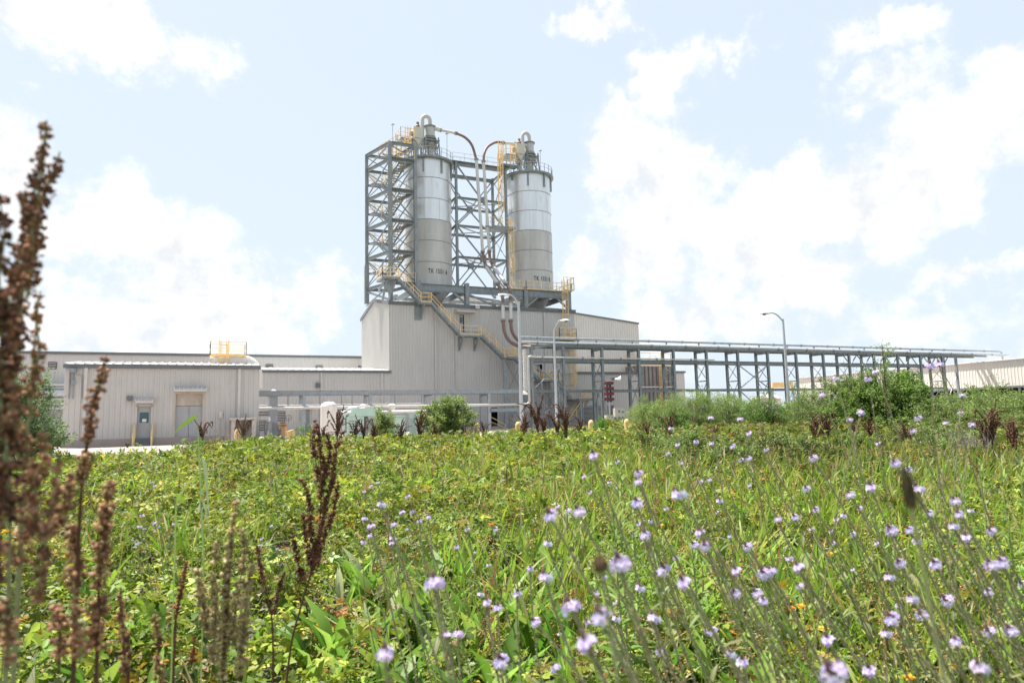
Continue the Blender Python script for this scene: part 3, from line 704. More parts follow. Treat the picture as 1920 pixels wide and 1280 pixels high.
# ------------------------------------------------------------------ frame between the silos
r = thing('silo_bridge_frame', 'grey braced steel frame with a walkway bridging between the two silos', 'steel frame', (30, 80, ZT))
fx = (xY(852, 81, 400), xY(944.5, 81, 400)); fy = (80.2, 84.6); lv = [ZT, 21.8, 25.9, 29.6, 34.1]
for x in fx:
    for y in fy: MB().ibeam((x, y, ZT), (x, y, 34.5), .3, .3, .04, (0, 1, 0)).build('column', 'steel', r)
for z in lv[1:]:
    for y in fy:
        MB().ibeam((fx[0]+.16, y, z), (fx[1]-.16, y, z), .24, .3 if z < 33 else .5, .03).build('beam', 'steel', r)
    for x in fx: MB().ibeam((x, fy[0]+.16, z), (x, fy[1]-.16, z), .22, .28, .03).build('cross_beam', 'steel', r)
    if z < 33:
        xbrace(r, (fx[0], fy[0], z-.02), (fx[1], fy[0], z-.02), (fx[0], fy[1], z-.02), (fx[1], fy[1], z-.02), .12)
for y in fy:
    for i, md in ((3, 'v'), (2, 'a'), (1, 'v'), (0, 'a')):
        xbrace(r, (fx[0]+.1, y, lv[i]+.1), (fx[1]-.1, y, lv[i]+.1), (fx[0]+.1, y, lv[i+1]-.1), (fx[1]-.1, y, lv[i+1]-.1), .19, mode=md)
    for z in (29.6, 21.8): MB().box(((fx[0]+fx[1])/2-.45, y-.17, z-.42), ((fx[0]+fx[1])/2+.45, y-.13, z+.42)).build('gusset_plate', 'steel', r)
for x in fx:
    for i in range(4): xbrace(r, (x, fy[0]+.1, lv[i]+.1), (x, fy[1]-.1, lv[i]+.1), (x, fy[0]+.1, lv[i+1]-.1), (x, fy[1]-.1, lv[i+1]-.1), .1)
MB().box((fx[0]-.6, 79.9, 34.38), (fx[1]+.6, 81.5, 34.46)).build('walkway', 'steel', r)
for y in (79.95, 81.45):
    m = MB(); railing(m, [(fx[0]-.5, y, 34.46), (fx[1]+.5, y, 34.46)], 1.05, 1.6, .02, kick=False); m.build('railing', 'galv', r)
# ladders by the right silo with mid platform
r = thing('ladder_platform', 'yellow caged ladders and mid-height platform on the left side of the right silo', 'ladder', (fx[1], 78, ZT))
a = atY(936, 424, 78.6); b = atY(965, 428, 78.6)
zp = zY(935, 426, 78.6)
MB().box((xY(921, 78.6, 426), 77.9, zp-.3), (xY(962, 78.6, 426), 79.9, zp)).build('platform', 'steel', r)
MB().bar((xY(908, 78.6, 424), 78.2, zp-.15), (xY(921, 78.6, 424), 78.2, zp-.15), .3, .12).build('bracket', 'steel', r)
m = MB(); railing(m, [(xY(924, 78.6), 79.8, zp), (xY(924, 78.6), 77.95, zp), (xY(961, 78.6), 77.95, zp)], 1.1, 1.1, .022, kick=False); m.build('railing', 'yellow', r)
ladder(r, xY(937, 79, 350), 79.0, zp, 34.7)
ladder(r, xY(957, 78.4, 480), 78.35, ZT+.1, zp-.1)
ladder(r, xY(941, 79, 350), 79.4, 34.7, 36.5, cz=.4)
m = MB(); railing(m, [(fx[1]-.9, 79.2, 34.7), (fx[1]+1.6, 79.2, 34.7), (fx[1]+1.6, 80.4, 34.7)], 1.1, 1.1, .02, kick=False); m.build('railing', 'yellow', r)
MB().box((fx[1]-.9, 79.15, 34.6), (fx[1]+1.6, 80.6, 34.68)).build('platform', 'steel', r)

# ------------------------------------------------------------------ stair tower
FL = V((xY(731.5, 77, 400), 77, 0)); FR = V((xY(779, 77, 400), 77, 0)); RL = V((atD(687.5, 400, 84.6).x, atD(687.5, 400, 84.6).y, 0)); RR = RL + (FR - FL)
r = thing('stair_tower', 'open grey steel stair tower with zigzag stairs left of the left silo', 'stair tower', tuple(FL + V((0, 0, 15))))
ZTOP = 34.4; lv = [17.4, 21.15, 24.88, 28.6, 32.4]
for c, w in ((FL, .4), (FR, .38), (RL, .34), (RR, .3)):
    MB().ibeam(c + V((0,0,14.9 if c.y < 80 else 15.5)), c + V((0,0,ZTOP)), w, w, .05, (0, 1, 0)).build('column', 'steel', r)
MB().bar(RL + V((-.02, 0, 15.5)), RL + V((-.02, 0, 20.2)), .52, .52).build('column_base', 'steel', r)
for z in lv + [ZTOP]:
    for a, b in ((FL, FR), (RL, RR), (FL, RL), (FR, RR)):
        d = (b - a).normalized() * .2
        MB().ibeam(a + d + V((0,0,z-.15)), b - d + V((0,0,z-.15)), .26, .36, .03).build('beam', 'steel', r)
for a, b in ((RL, RR), (FL, RL)):
    for z in (19.25, 23.0, 26.7, 30.4): 
        d = (b - a).normalized() * .2
        if a is RL: MB().ibeam(a + d + V((0,0,z)), b - d + V((0,0,z)), .18, .24, .03).build('beam', 'steel', r)
zs = lv + [ZTOP]
for i in range(5):
    za, zb = zs[i] + .05, zs[i+1] - .35
    for a, b, md in ((FL, RL, 'x'), (RL, RR, 'x'), (FR, RR, 'x')):
        xbrace(r, a + V((0,0,za)), b + V((0,0,za)), a + V((0,0,zb)), b + V((0,0,zb)), .13 if a is FL else .11, mode=md)
    # front face: single diagonals alternating
    if i < 5:
        p, q = (FL, FR) if i % 2 else (FR, FL)
        MB().bar(p + V((0,0,za)), q + V((0,0,zb)), .14).build('brace', 'steel', r)
xbrace(r, FL + V((0,0,15.2)), RL + V((0,0,15.2)), FL + V((0,0,17)), RL + V((0,0,17)), .13); MB().bar(FL + V((0,0,15.2)), RL + V((0,0,17)), .24).build('brace', 'steel', r)
dpt = (RL - FL); sx = V((1, 0, 0)); W_ = (FR - FL).length
for i, z in enumerate(lv):
    a = FL + dpt*.02; m = MB()
    m.add([FL + sx*.2 + V((0,-.5,z-.03)), FR - sx*.2 + V((0,-.5,z-.03)), FR - sx*.2 + dpt*.2 + V((0,0,z-.03)), FL + sx*.2 + dpt*.2 + V((0,0,z-.03)),
           FL + sx*.2 + V((0,-.5,z+.02)), FR - sx*.2 + V((0,-.5,z+.02)), FR - sx*.2 + dpt*.2 + V((0,0,z+.02)), FL + sx*.2 + dpt*.2 + V((0,0,z+.02))],
          [(0,3,2,1),(4,5,6,7),(0,1,5,4),(1,2,6,5),(2,3,7,6),(3,0,4,7)]); m.build('landing', 'steel', r)
    if i in (0, 4):
        m = MB(); railing(m, [FL + sx*.2 + dpt*.2 + V((0,0,z+.02)), FL + sx*.2 + V((0,-.45,z+.02)), FR - sx*.2 + V((0,-.45,z+.02))], 1.07, 1, .02, kick=False); m.build('railing', 'yellow', r)
    if i < 4:
        zm = z + 1.87; z2 = lv[i+1]
        L0 = FL + sx*.85 + dpt*.2; L1 = FL + sx*.85 + dpt*.78; R0 = FL + sx*(W_-.85) + dpt*.2; R1 = FL + sx*(W_-.85) + dpt*.78
        flight(r, L1 + V((0,0,zm)), L0 + V((0,0,z)), sx, width=.95)
        flight(r, R0 + V((0,0,z2)), R1 + V((0,0,zm)), sx, width=.95)
        A = FL + sx*.2 + dpt*.78; B = FR - sx*.2 + dpt*.78; C_ = FR - sx*.2 + dpt*.99; D_ = FL + sx*.2 + dpt*.99
        m = MB().add([p + V((0,0,zm-.14)) for p in (A,B,C_,D_)] + [p + V((0,0,zm)) for p in (A,B,C_,D_)], [(0,3,2,1),(4,5,6,7),(0,1,5,4),(1,2,6,5),(2,3,7,6),(3,0,4,7)]); m.build('landing', 'steel', r)
        m = MB(); railing(m, [A + V((0,0,zm)), D_ + V((0,0,zm)), C_ + V((0,0,zm)), B + V((0,0,zm))], 1.07, 1, .02, kick=False); m.build('railing', 'yellow', r)
m = MB(); railing(m, [FR + dpt*.9 + V((0,0,ZTOP)), FR + dpt*.1 + V((0,0,ZTOP)), FL + sx*1.2 + V((0,0,ZTOP)) + dpt*.1, FL + sx*1.2 + dpt*.9 + V((0,0,ZTOP))], 1.1, .9, .03); m.build('railing', 'yellow', r)
flight(r, FL + sx*1.9 + dpt*.8 + V((0,0,ZTOP)), FL + sx*1.9 + dpt*.2 + V((0,0,32.4)), sx, width=.9)

# ------------------------------------------------------------------ staircase down the facade
YS0, YS1 = 74.5, 75.6; YM = (YS0 + YS1)/2
r = thing('facade_staircase', 'long grey steel staircase with yellow handrails zigzagging down the tall block to the ground', 'staircase', (xY(943, YM), YM, 0))
S = lambda px, py: atY(px, py, YM)
t0 = S(703, 516); t1 = S(744, 517); zc = 17.4
def land(x0, x1, z, y0=YS0, y1=YS1, ends=True, rails=None):
    MB().box((x0, y0, z-.24), (x1, y1, z)).build('landing', 'steel', r)
    m = MB(); railing(m, rails or [(x0, y0+.03, z), (x1, y0+.03, z)], 1.07, 1.1, .03); m.build('railing', 'yellow', r)
land(t0.x+.6, t1.x, zc, 74.3, 76.9, rails=[(t0.x+.65, 76.8, zc), (t0.x+.65, 74.33, zc), (t1.x, 74.33, zc)])
m = MB(); m.bar((t1.x-1.2, 76.9, 15.1), (t0.x+1.2, 74.5, 17.1), .22).bar((t1.x-.4, 76.9, 15.1), (t1.x-.3, 74.6, 17.1), .22); m.prism([(t1.x-1.6, 17.1), (t1.x-.5, 17.1), (t1.x-.9, 15.2)], 1, 74.9, 75.0); m.build('bracket', 'steel', r)
m = MB(); m.bar((t0.x+.9, 76.9, 16.1), (t0.x+.9, 74.4, 17.0), .16, .25); m.build('bracket', 'steel', r)
a1, b1 = S(787, 563), S(806, 566); z1 = 14.75
flight(r, (t1.x, YM, zc), (a1.x, YM, z1), (0, 1, 0)); land(a1.x, b1.x, z1)
a2, b2 = S(861, 625), S(900, 628); z2 = 11.1
flight(r, (b1.x, YM, z1), (a2.x, YM, z2), (0, 1, 0)); land(a2.x, b2.x, z2)
a3, b3 = S(943, 670), S(975, 672); z3 = 8.5
flight(r, (b2.x, YM, z2), (a3.x, YM, z3), (0, 1, 0)); land(a3.x, b3.x, z3)
a4, b4 = S(1003, 712), S(1034, 714); z4 = 5.75
flight(r, (a3.x+.9, YM-1.0, z3), (a4.x, YM-1.0, z4), (0, 1, 0)); land(a4.x, b4.x, z4, 73.2, 75.9, rails=[(a4.x, 73.25, z4), (b4.x, 73.25, z4), (b4.x, 75.8, z4)])
land(a3.x, a3.x+.9, z3, YS0-1.2, YS0-.01)
a5, b5 = S(1062, 745), S(1096, 745); z5 = 3.35
flight(r, (b4.x, YM-1.0, z4), (a5.x, YM-1.0, z5), (0, 1, 0)); land(a5.x, b5.x, z5, 72.0, 75.9, rails=[(b5.x, 75.8, z5), (b5.x, 72.05, z5), (a5.x+2.2, 72.05, z5)])
flight(r, (a5.x+1.6, 72.5, z5), (S(1046, 790).x, 72.5, .05), (0, 1, 0))
for (x, z) in ((a1.x+.4, z1), (a2.x+.3, z2), (b2.x-.4, z2)):
    MB().bar((x, YF-.1, z-1.7), (x, YS0+.1, z-.26), .13, .13).bar((x, YF-.1, z-.35), (x, YS0, z-.35), .16).bar((x, YF-.12, z-1.8), (x, YF-.12, z-.3), .16).build('bracket', 'steel', r)
for (x, y, z) in ((a3.x, YS0+.1, z3), (b3.x, YS0+.1, z3), (a4.x, 73.3, z4), (b4.x, 73.3, z4), (b4.x, 75.6, z4), (a5.x+.3, 72.1, z5), (b5.x, 72.1, z5), (b5.x, 75.6, z5)):
    MB().bar((x, y, 0), (x, y, z-.25), .34 if x == a3.x else .2).build('post', 'steel_light', r)
xbrace(r, (a3.x+.2, YS0+.1, .3), (b3.x, YS0+.1, .3), (a3.x+.2, YS0+.1, 3.8), (b3.x, YS0+.1, 3.8), .07)
xbrace(r, (a3.x+.2, YS0+.1, 4.2), (b3.x, YS0+.1, 4.2), (a3.x+.2, YS0+.1, 8.0), (b3.x, YS0+.1, 8.0), .07)
xbrace(r, (a4.x, 73.3, 1), (b4.x, 73.3, 1), (a4.x, 73.3, 5.4), (b4.x, 73.3, 5.4), .1)

# caged ladder at the right end of the facade
r = thing('facade_ladder', 'yellow caged ladder with a mid platform near the right-hand edge of the tall block', 'ladder', (xY(1066, 75.6), 75.6, 3))
zp = zY(1066, 634, 75.2)
ladder(r, xY(1057, 75.6, 560), 75.6, zp, ZT+.1, cz=3.0)
x0, x1 = xY(1048, 75), xY(1086, 75)
MB().box((x0, 74.3, zp-.28), (x1, 75.9, zp)).build('platform', 'steel', r)
MB().bar((x1-.3, 75.9, zp-1.2), (x1-.1, 74.4, zp-.3), .14).bar((x0+.3, 75.9, zp-1.2), (x0+.3, 74.4, zp-.3), .14).build('bracket', 'steel', r)
m = MB(); railing(m, [(x0, 75.8, zp), (x0, 74.35, zp), (x1-.5, 74.35, zp), (x1-.5, 75.8, zp)], 1.2, .9, .032); m.build('railing', 'yellow', r)
ladder(r, xY(1073, 75.6, 680), 75.6, zY(1073, 735, 75.6), zp-.3, cz=1.2)
m = MB()
for k in range(4):
    z = zp - 1.5 - k*1.5; m.bar((xY(1071, 75.6)-.9, 75.9, z), (xY(1073, 75.6)+.1, 75.4, z), .08)
m.build('bracket', 'seam', r)

# ------------------------------------------------------------------ pneumatic conveying pipes
def pipe(lab, segs):
    """segs: (material, radius, [points])"""
    r = thing('conveying_pipe', lab, 'pipe', tuple(segs[0][2][0]), 'curved conveying pipes between the cyclones and the rack')
    last = None
    for mt, rad, pts in segs:
        nm = 'rubber_bend' if mt == 'rust_pipe' else 'pipe_run'
        MB().tube(pts, rad, 14).build(nm, mt, r, True)
        p, q = V(pts[0]), V(pts[1]); d = (q - p).normalized()
        MB().tube([p - d*.12, p + d*.12], rad + .09, 14).build('flange', 'seam', r)
    return r
def T(px, py, Y): return atY(px, py, Y)
RZ = zY(1100, 656, 65) ; 
def spl(pts, n=6):      # Catmull-Rom
    pts = [V(p) for p in pts]; P = [pts[0]*2 - pts[1]] + pts + [pts[-1]*2 - pts[-2]]; out = []
    for i in range(1, len(P) - 2):
        for k in range(n):
            t = k / n; a, b, c, d = P[i-1], P[i], P[i+1], P[i+2]
            out.append(.5*((2*b) + (c-a)*t + (2*a-5*b+4*c-d)*t*t + (-a+3*b-3*c+d)*t*t*t))
    return out + [pts[-1]]
xe = T(1892, 668, 65).x
pipe('left conveying pipe arching from the left cyclone down to the rack', [
    ('white_pipe', .30, [T(806, 238, 82), T(826, 244, 81.5)]), ('white_pipe', .20, [T(826, 244, 81.5), T(855, 250, 80.6)]),
    ('rust_pipe', .17, spl([T(855, 250, 80.6), T(872, 258, 80), T(885, 273, 79.6), T(893, 299, 79.2)])),
    ('white_pipe', .20, [T(893, 299, 79.2), T(905, 472, 78.9)]),
    ('rust_pipe', .20, spl([T(905, 472, 78.9), T(907, 486, 78.7), T(911, 500, 78)])),
    ('white_pipe', .22, [T(911, 500, 78), T(933, 532, 75.2)]),
    ('rust_pipe', .20, spl([T(933, 532, 75.2), T(940, 544, 74.6), T(942.5, 560, 74.3), T(943, 570, 74.3)])),
    ('white_pipe', .22, [T(943, 570, 74.3), T(943.5, 601, 74.2)]),
    ('rust_pipe', .20, spl([T(943.5, 601, 74.2), T(946, 622, 73.4), T(955, 639, 71.5), T(972, 648, 69), T(1000, 651, 66.2)])),
    ('galv', .17, [T(1000, 651, 66.2), V((T(1000, 651, 66.2).x + 3, 65.5, 9.25)), V((xe, 65.5, 9.25))])])
pipe('right conveying pipe looping from the right cyclone down to the rack', [
    ('white_pipe', .28, [T(990, 274, 82), T(966, 270, 81.6)]), ('white_pipe', .2, [T(966, 270, 81.6), T(944, 268, 81)]),
    ('rust_pipe', .17, spl([T(944, 268, 81), T(930, 267, 80.4), T(915, 275, 79.8), T(908, 288, 79.4), T(906.5, 303, 79.2)])),
    ('white_pipe', .20, [T(906.5, 303, 79.2), T(917.5, 471, 78.9)]),
    ('rust_pipe', .20, spl([T(917.5, 471, 78.9), T(919, 486, 78.7), T(925, 500, 78)])),
    ('white_pipe', .22, [T(925, 500, 78), T(949, 532, 75.2)]),
    ('rust_pipe', .20, spl([T(949, 532, 75.2), T(956, 543, 74.6), T(957.5, 556, 74.3), T(957.5, 566, 74.3)])),
    ('white_pipe', .22, [T(957.5, 566, 74.3), T(957.5, 601, 74.2)]),
    ('rust_pipe', .20, spl([T(957.5, 601, 74.2), T(960, 620, 73.4), T(968, 634, 71.5), T(985, 645, 69), T(1008, 648, 66.8)])),
    ('galv', .17, [T(1008, 648, 66.8), V((T(1008, 648, 66.8).x + 3, 66.2, 9.3)), V((xe, 66.2, 9.3))])])

# ------------------------------------------------------------------ pipe rack
YR, YR2 = 65.0, 67.0; X1 = xY(1130, YR, 700); BAY = .0763*65
px_of = lambda k: X1 + BAY*k
r = thing('pipe_rack', 'long grey steel pipe rack on paired posts running to the right behind the bushes', 'pipe rack', (X1, YR, 0))
ks = [xY(997, YR, 700), xY(1057, YR, 700)] + [px_of(k) for k in range(0, 13)]
ZU, ZMd, ZLo = 8.8, 7.35, 4.0
for x in ks:
    for y in (YR, YR2): MB().ibeam((x, y, 0), (x, y, ZU), .28, .28, .03, (0, 1, 0)).build('post', 'steel', r)
    MB().ibeam((x, YR+.15, ZU-.13), (x, YR2-.15, ZU-.13), .22, .26, .03).build('cross_beam', 'steel', r)
    MB().ibeam((x, YR+.15, ZMd), (x, YR2-.15, ZMd), .16, .22, .03).build('cross_beam', 'steel', r)
    MB().bar((x, YR+.15, 5.1), (x, YR2-.15, 5.1), .14).build('cross_beam', 'steel', r)
    for za, zb in ((5.2, 7.2), (2.2, 5.0)): xbrace(r, (x, YR+.12, za), (x, YR2-.12, za), (x, YR+.12, zb), (x, YR2-.12, zb), .07)
for a, b in zip(ks, ks[1:]):
    for y in (YR, YR2):
        MB().ibeam((a+.14, y, ZMd), (b-.14, y, ZMd), .26, .34, .03).build('beam', 'steel', r)
        MB().ibeam((a+.14, y, ZLo), (b-.14, y, ZLo), .22, .24, .03).build('beam', 'steel', r)
for i in (0, 5):
    a, b = ks[i] if i == 0 else ks[i], ks[i+1]
    if i == 5: a, b = px_of(4), px_of(5)
    for za, zb in ((.3, 3.9), (4.2, 7.1)): xbrace(r, (a+.1, YR, za), (b-.1, YR, za), (a+.1, YR, zb), (b-.1, YR, zb), .12)
# top longitudinal I-beam and truss at the far end
MB().ibeam((ks[0], YR+.02, ZU+.1), (px_of(14.2), YR+.02, ZU+.1), .24, .2, .03).build('top_beam', 'steel', r)
MB().ibeam((ks[0], YR2-.02, ZU+.1), (px_of(14.2), YR2-.02, ZU+.1), .24, .2, .03).build('top_beam', 'steel', r)
m = MB(); xa, xb = px_of(8), px_of(12.6); n = 16
for i in range(n):
    p, q = xa + (xb-xa)*i/n, xa + (xb-xa)*(i+1)/n
    m.bar((p, YR+1, ZMd if i % 2 else ZU), (q, YR+1, ZU if i % 2 else ZMd), .11)
m.build('truss_web', 'steel', r)
for k in (12.3, 12.9): MB().bar((px_of(k), YR+.8, 0), (px_of(k), YR+.8, ZU), .3).build('post', 'steel', r)
m = MB()
m.bar((px_of(12.3), YR+.8, 2), (px_of(12.9), YR+.8, 6), .1).bar((px_of(12.9), YR+.8, 2), (px_of(12.3), YR+.8, 6), .1); m.build('brace', 'steel', r)
m = MB(); m.tube(spl([(px_of(12.1), YR+.6, ZU-.2), (px_of(12.2), YR+.4, ZU-1.2), (px_of(12.05), YR+.3, 5.4)]), .17, 10); m.build('drop_pipe', 'rust_pipe', r, True)

# pipes lying on the rack
def rackpipe(y, z, rad, a, b, lab, m='galv', end=None, grp='pipes lying along the rack'):
    o = thing('pipe', lab, 'pipe', (a, y, z), grp)
    MB().tube([(a, y, z), (b, y, z)] + (end or []), rad, 12).build('pipe_run', m, o, True)
    mm = MB(); n = int((b-a)/5)
    for i in range(n): mm.tube([(a+2+5*i-.06, y, z), (a+2+5*i+.06, y, z)], rad+.05, 12)
    mm.build('clamp', 'steel', o); return o
rackpipe(65.15, ZU+.42, .15, ks[0]-1.2, xe, 'thick grey pipe on the front edge of the rack top', 'galv')
rackpipe(66.7, ZU+1.15, .14, ks[0]-.4, xe+.6, 'uppermost grey pipe raised on stands above the rack, turned down at its far end', 'steel_light', end=[(xe+1.1, 66.7, ZU+1.0), (xe+1.25, 66.7, ZU-.1)])
ps = MB().bar((0, 0, .2), (0, 0, 1.0), .12).box((-.16, -.1, .16), (.16, .1, .2)).box((-.14, -.09, 1.0), (.14, .09, 1.02)).build('pipe_stand', 'steel')
for i, x in enumerate(ks[1:]):
    o = ps if i == 0 else ps.copy()
    if i: COL.objects.link(o)
    o.location = (x+.4, 66.7, ZU); tag(o, 'short pipe stand on the rack top, ' + ORD[i] + ' from the tall block', 'pipe stand', 'pipe stands on the rack top')
rackpipe(64.75, ZMd+.27, .075, ks[0]-.8, px_of(3.2), 'pale insulated pipe along the middle beam near the tall block', 'white_pipe')

# lower rack to the left
r = thing('low_pipe_rack', 'low grey steel pipe rack in front of the low wing, ending at the shed', 'pipe rack', (xY(693, YR), YR, 0))
lx = [xY(485, YR) - 1.5, xY(570, YR), xY(694, YR), (xY(694, YR) + xY(916, YR))/2 , xY(916, YR), ks[0]-.2]
for i, x in enumerate(lx[1:-1]):
    for y in ((YR, YR2) if i != 2 else (YR2,)): MB().ibeam((x, y, 0), (x, y, 4.0-.17), .28, .28, .03, (0, 1, 0)).build('post', 'steel_light', r)
    MB().ibeam((x, YR, 3.7), (x, YR2, 3.7), .2, .2, .03).build('cross_beam', 'steel', r)
for y in (YR, YR2): MB().ibeam((lx[0], y, 4.0), (lx[-1], y, 4.0), .26, .42, .04).build('beam', 'steel_light' if y == YR else 'steel', r)
for px in (1040, 600, 655, 745, 780, 990):
    pass
for px in (478, 540, 600, 640, 660, 740, 790): MB().bar((xY(px, YR+1.2), YR+1.2, 2.7), (xY(px, YR+1.2), YR+1.2, 3.8), .09).build('hanger', 'steel', r)
zl = 2.62
o = thing('pipe', 'pale pipe running level below the low rack and rising to the tall rack', 'pipe', (lx[0], YR-.1, zl), 'pipes lying along the rack')
xx = xY(990.5, YR); MB().tube([(lx[0], YR-.2, zl)] + [(xx-.5, YR-.2, zl)] + arc_corner((xx-1, YR-.2, zl), (xx, YR-.2, zl), (xx, YR-.2, zl+2), .4) + [(xx, YR-.2, 7.0)] + arc_corner((xx, YR-.2, 7), (xx, YR-.2, 7.68), (xx+1, YR-.2, 7.68), .35) + [(ks[0]+.4, YR-.2, 7.68)], .13, 10).build('pipe_run', 'white_pipe', o, True)
o = thing('pipe', 'grey pipe under the low rack near the white tank', 'pipe', (lx[0], YR+1, 2.7), 'pipes lying along the rack')
MB().tube([(lx[0], YR+1.2, 2.85), (xY(800, YR), YR+1.2, 2.85)], .1, 8).build('pipe_run', 'galv', o, True)
MB().box((xY(918, YR), YR-.3, 1.9), (ks[0], YR-.1, 2.25)).build('cable_tray', 'steel', r)
# ribbed vertical duct
a = atY(983.5, 660, 64.4); r = thing('ribbed_duct', 'white ribbed vertical duct with a flared hood beside the tall lamp post', 'duct', (a.x, 64.4, 4))
z0, z1 = zY(983, 733, 64.4), zY(983, 655, 64.4); pr = []
k = 0; z = z0
while z < z1: pr += [(.19, z), (.25, z+.07)]; z += .14
MB().lathe((a.x, 64.4, 0), pr, 16).build('hose', 'white_pipe', r, True)
MB().lathe((a.x-.1, 64.4, 0), [(.55, z0-.35), (.2, z0)], 16).build('hood', 'white_pipe', r, True)
# ------------------------------------------------------------------ street lamps
def lamp(px, D, top, hx, hy, lab):
    """px pole, distance D, pole top pixel y, head position pixel"""
    p = atD(px, 700, D); b = V((p.x, p.y, 0)); zt = atD(px, top, D).z
    h = atD(hx, hy, D * 1.0)
    r = thing('street_lamp', lab, 'street lamp', tuple(b), 'cobra-head street lamps')
    MB().tube([b, b + V((0, 0, zt))], [.14, .085], 14).build('pole', 'galv', r, True)
    MB().box((b.x-.22, b.y-.22, 0), (b.x+.22, b.y+.22, .04)).build('base_plate', 'galv', r)
    t = b + V((0, 0, zt - .25)); d = (h - t); dh = V((d.x, d.y, 0)); u = dh.normalized()
    mid = t + dh*.4 + V((0, 0, d.z + .32)); 
    MB().tube(bez(t, mid, h - u*.25, 12), .05, 8).build('arm', 'galv', r, True)
    # head: flattened lozenge
    m = MB(); s = u.cross(V((0, 0, 1))); N_ = 10; prof = [(-.38, .05, .06), (-.25, .12, .10), (0, .19, .12), (.25, .19, .1), (.42, .12, .06), (.47, .02, .02)]
    o = 0
    for (x, w, hh) in prof:
        for k in range(N_):
            a = 2*math.pi*k/N_; sn = math.sin(a); m.v.append(h + u*x + s*w*math.cos(a) + V((0, 0, sn*hh*(1 if sn > 0 else .6) + .02)))
    for i in range(len(prof)-1):
        for k in range(N_): m.f.append([i*N_+k, i*N_+(k+1) % N_, (i+1)*N_+(k+1) % N_, (i+1)*N_+k])
    m.build('lamp_head', 'horn', r, True)
    MB().lathe(h + u*.12 + V((0, 0, -.14)), [(.02, 0), (.12, .02), (.15, .08)], 12).build('lens', 'glass', r, True)
    return r
lamp(976, 45, 563, 945, 554, 'tall street lamp with its head hanging in front of the tall block roof edge')
lamp(1041, 60, 617, 1059, 601, 'street lamp in front of the tall block with a short arm to the right')
lamp(1475, 57, 596, 1435, 588, 'street lamp standing alone behind the green bushes at the right')
lamp(22, 46, 560, 10, 552, 'street lamp pole partly hidden behind the brown stalks at the far left')

# ------------------------------------------------------------------ bollards
base = None
for i, (px, D, lab) in enumerate(((446, 29, 'yellow bollard in front of the concrete enclosure'), (893, 31, 'yellow bollard right of the round green bush'), (972, 30, 'yellow bollard at the foot of the tall lamp post'),
                   (1109, 29, 'yellow bollard below the small ladder side of the rack'), (1176, 30, 'rightmost yellow bollard, below the white cabinets'))):
    p = atD(px, 790, D)
    if base is None:
        r = thing('bollard', lab, 'bollard', (p.x, p.y, 0), 'yellow bollards along the yard edge')
        MB().lathe((p.x, p.y, 0), [(.125, 0), (.125, .92), (.11, 1.0), (.06, 1.06), (0, 1.08)], 18).build('post', 'bollard_paint', r, True)
        MB().lathe((p.x, p.y, 0), [(.2, 0.005), (.2, .05), (.13, .06)], 18).build('footing', 'concrete', r)
        reg(r); base = r
    else:
        c = copy_tree(base); c.location = (p.x, p.y, 0); c['label'] = lab; ORG[c.name] = V((p.x, p.y, 0))
        c.rotation_euler = (rnd.uniform(-.03, .03), rnd.uniform(-.03, .03), rnd.uniform(0, 6))
p = atD(548, 812, 29); r = thing('leaning_post', 'thick yellow post leaning to the right behind the brown dock', 'post', (p.x, p.y, 0))
MB().tube([(p.x+.2*RH.x, p.y, -.05), (p.x-.1*RH.x, p.y, .95)], .16, 14).build('post', 'bollard_paint', r, True)

# ------------------------------------------------------------------ yard equipment
D = 40; a = atD(650, 800, D); b = atD(752, 800, D); zt = atD(700, 764, D).z
ex = (b - a); ex.z = 0; Lg = ex.length; ex.normalize(); ey = V((-ex.y, ex.x, 0))
o = V((a.x, a.y, 0))
def loc(x, y, z): return o + ex*x + ey*y + V((0, 0, z))
def lbox(m, x0, x1, y0, y1, z0, z1, tx=0):
    m.add([loc(x0,y0,z0),loc(x1,y0,z0),loc(x1,y1,z0),loc(x0,y1,z0),loc(x0+tx,y0,z1),loc(x1-tx,y0,z1),loc(x1-tx,y1,z1),loc(x0+tx,y1,z1)], [(0,3,2,1),(4,5,6,7),(0,1,5,4),(1,2,6,5),(2,3,7,6),(3,0,4,7)])
r = thing('compressor_skid', 'pale green machine skid with a rounded hood left of the round bush', 'compressor', tuple(o))
m = MB(); lbox(m, 0, 1.0, 0, 1.6, .35, 1.55); lbox(m, 2.2, Lg, 0, 1.6, .35, 1.45); m.build('cabinet', 'mint', r)
m = MB(); lbox(m, .1, 2.0, -.05, 1.3, 1.56, zt, .28); m.build('hood', 'mint', r)
m = MB(); lbox(m, 2.1, Lg+.05, -.1, 1.65, 1.46, 1.56); m.build('tray', 'mint', r)
m = MB(); lbox(m, 0, Lg, 0, 1.6, .1, .34); m.build('skid_base', 'steel', r)
m = MB(); lbox(m, 1.05, 2.15, .15, 1.5, .36, 1.4); m.build('engine', 'steel', r)
m = MB(); m.tube(spl([loc(-.25, .5, .4), loc(-.3, .5, 1.5), loc(0, .5, 2.0), loc(.5, .5, 2.05)]), .09, 10); m.build('hose', 'galv', r, True)
m = MB()
for k in range(6): lbox(m, .12, .9, -.03, -.002, .5+.15*k, .56+.15*k)
m.build('vent', 'steel', r)
for x in (.3, 1.5, 2.8): m = MB(); lbox(m, x, x+.15, -.02, 1.6, 0, .1); m.build('foot', 'steel', r)
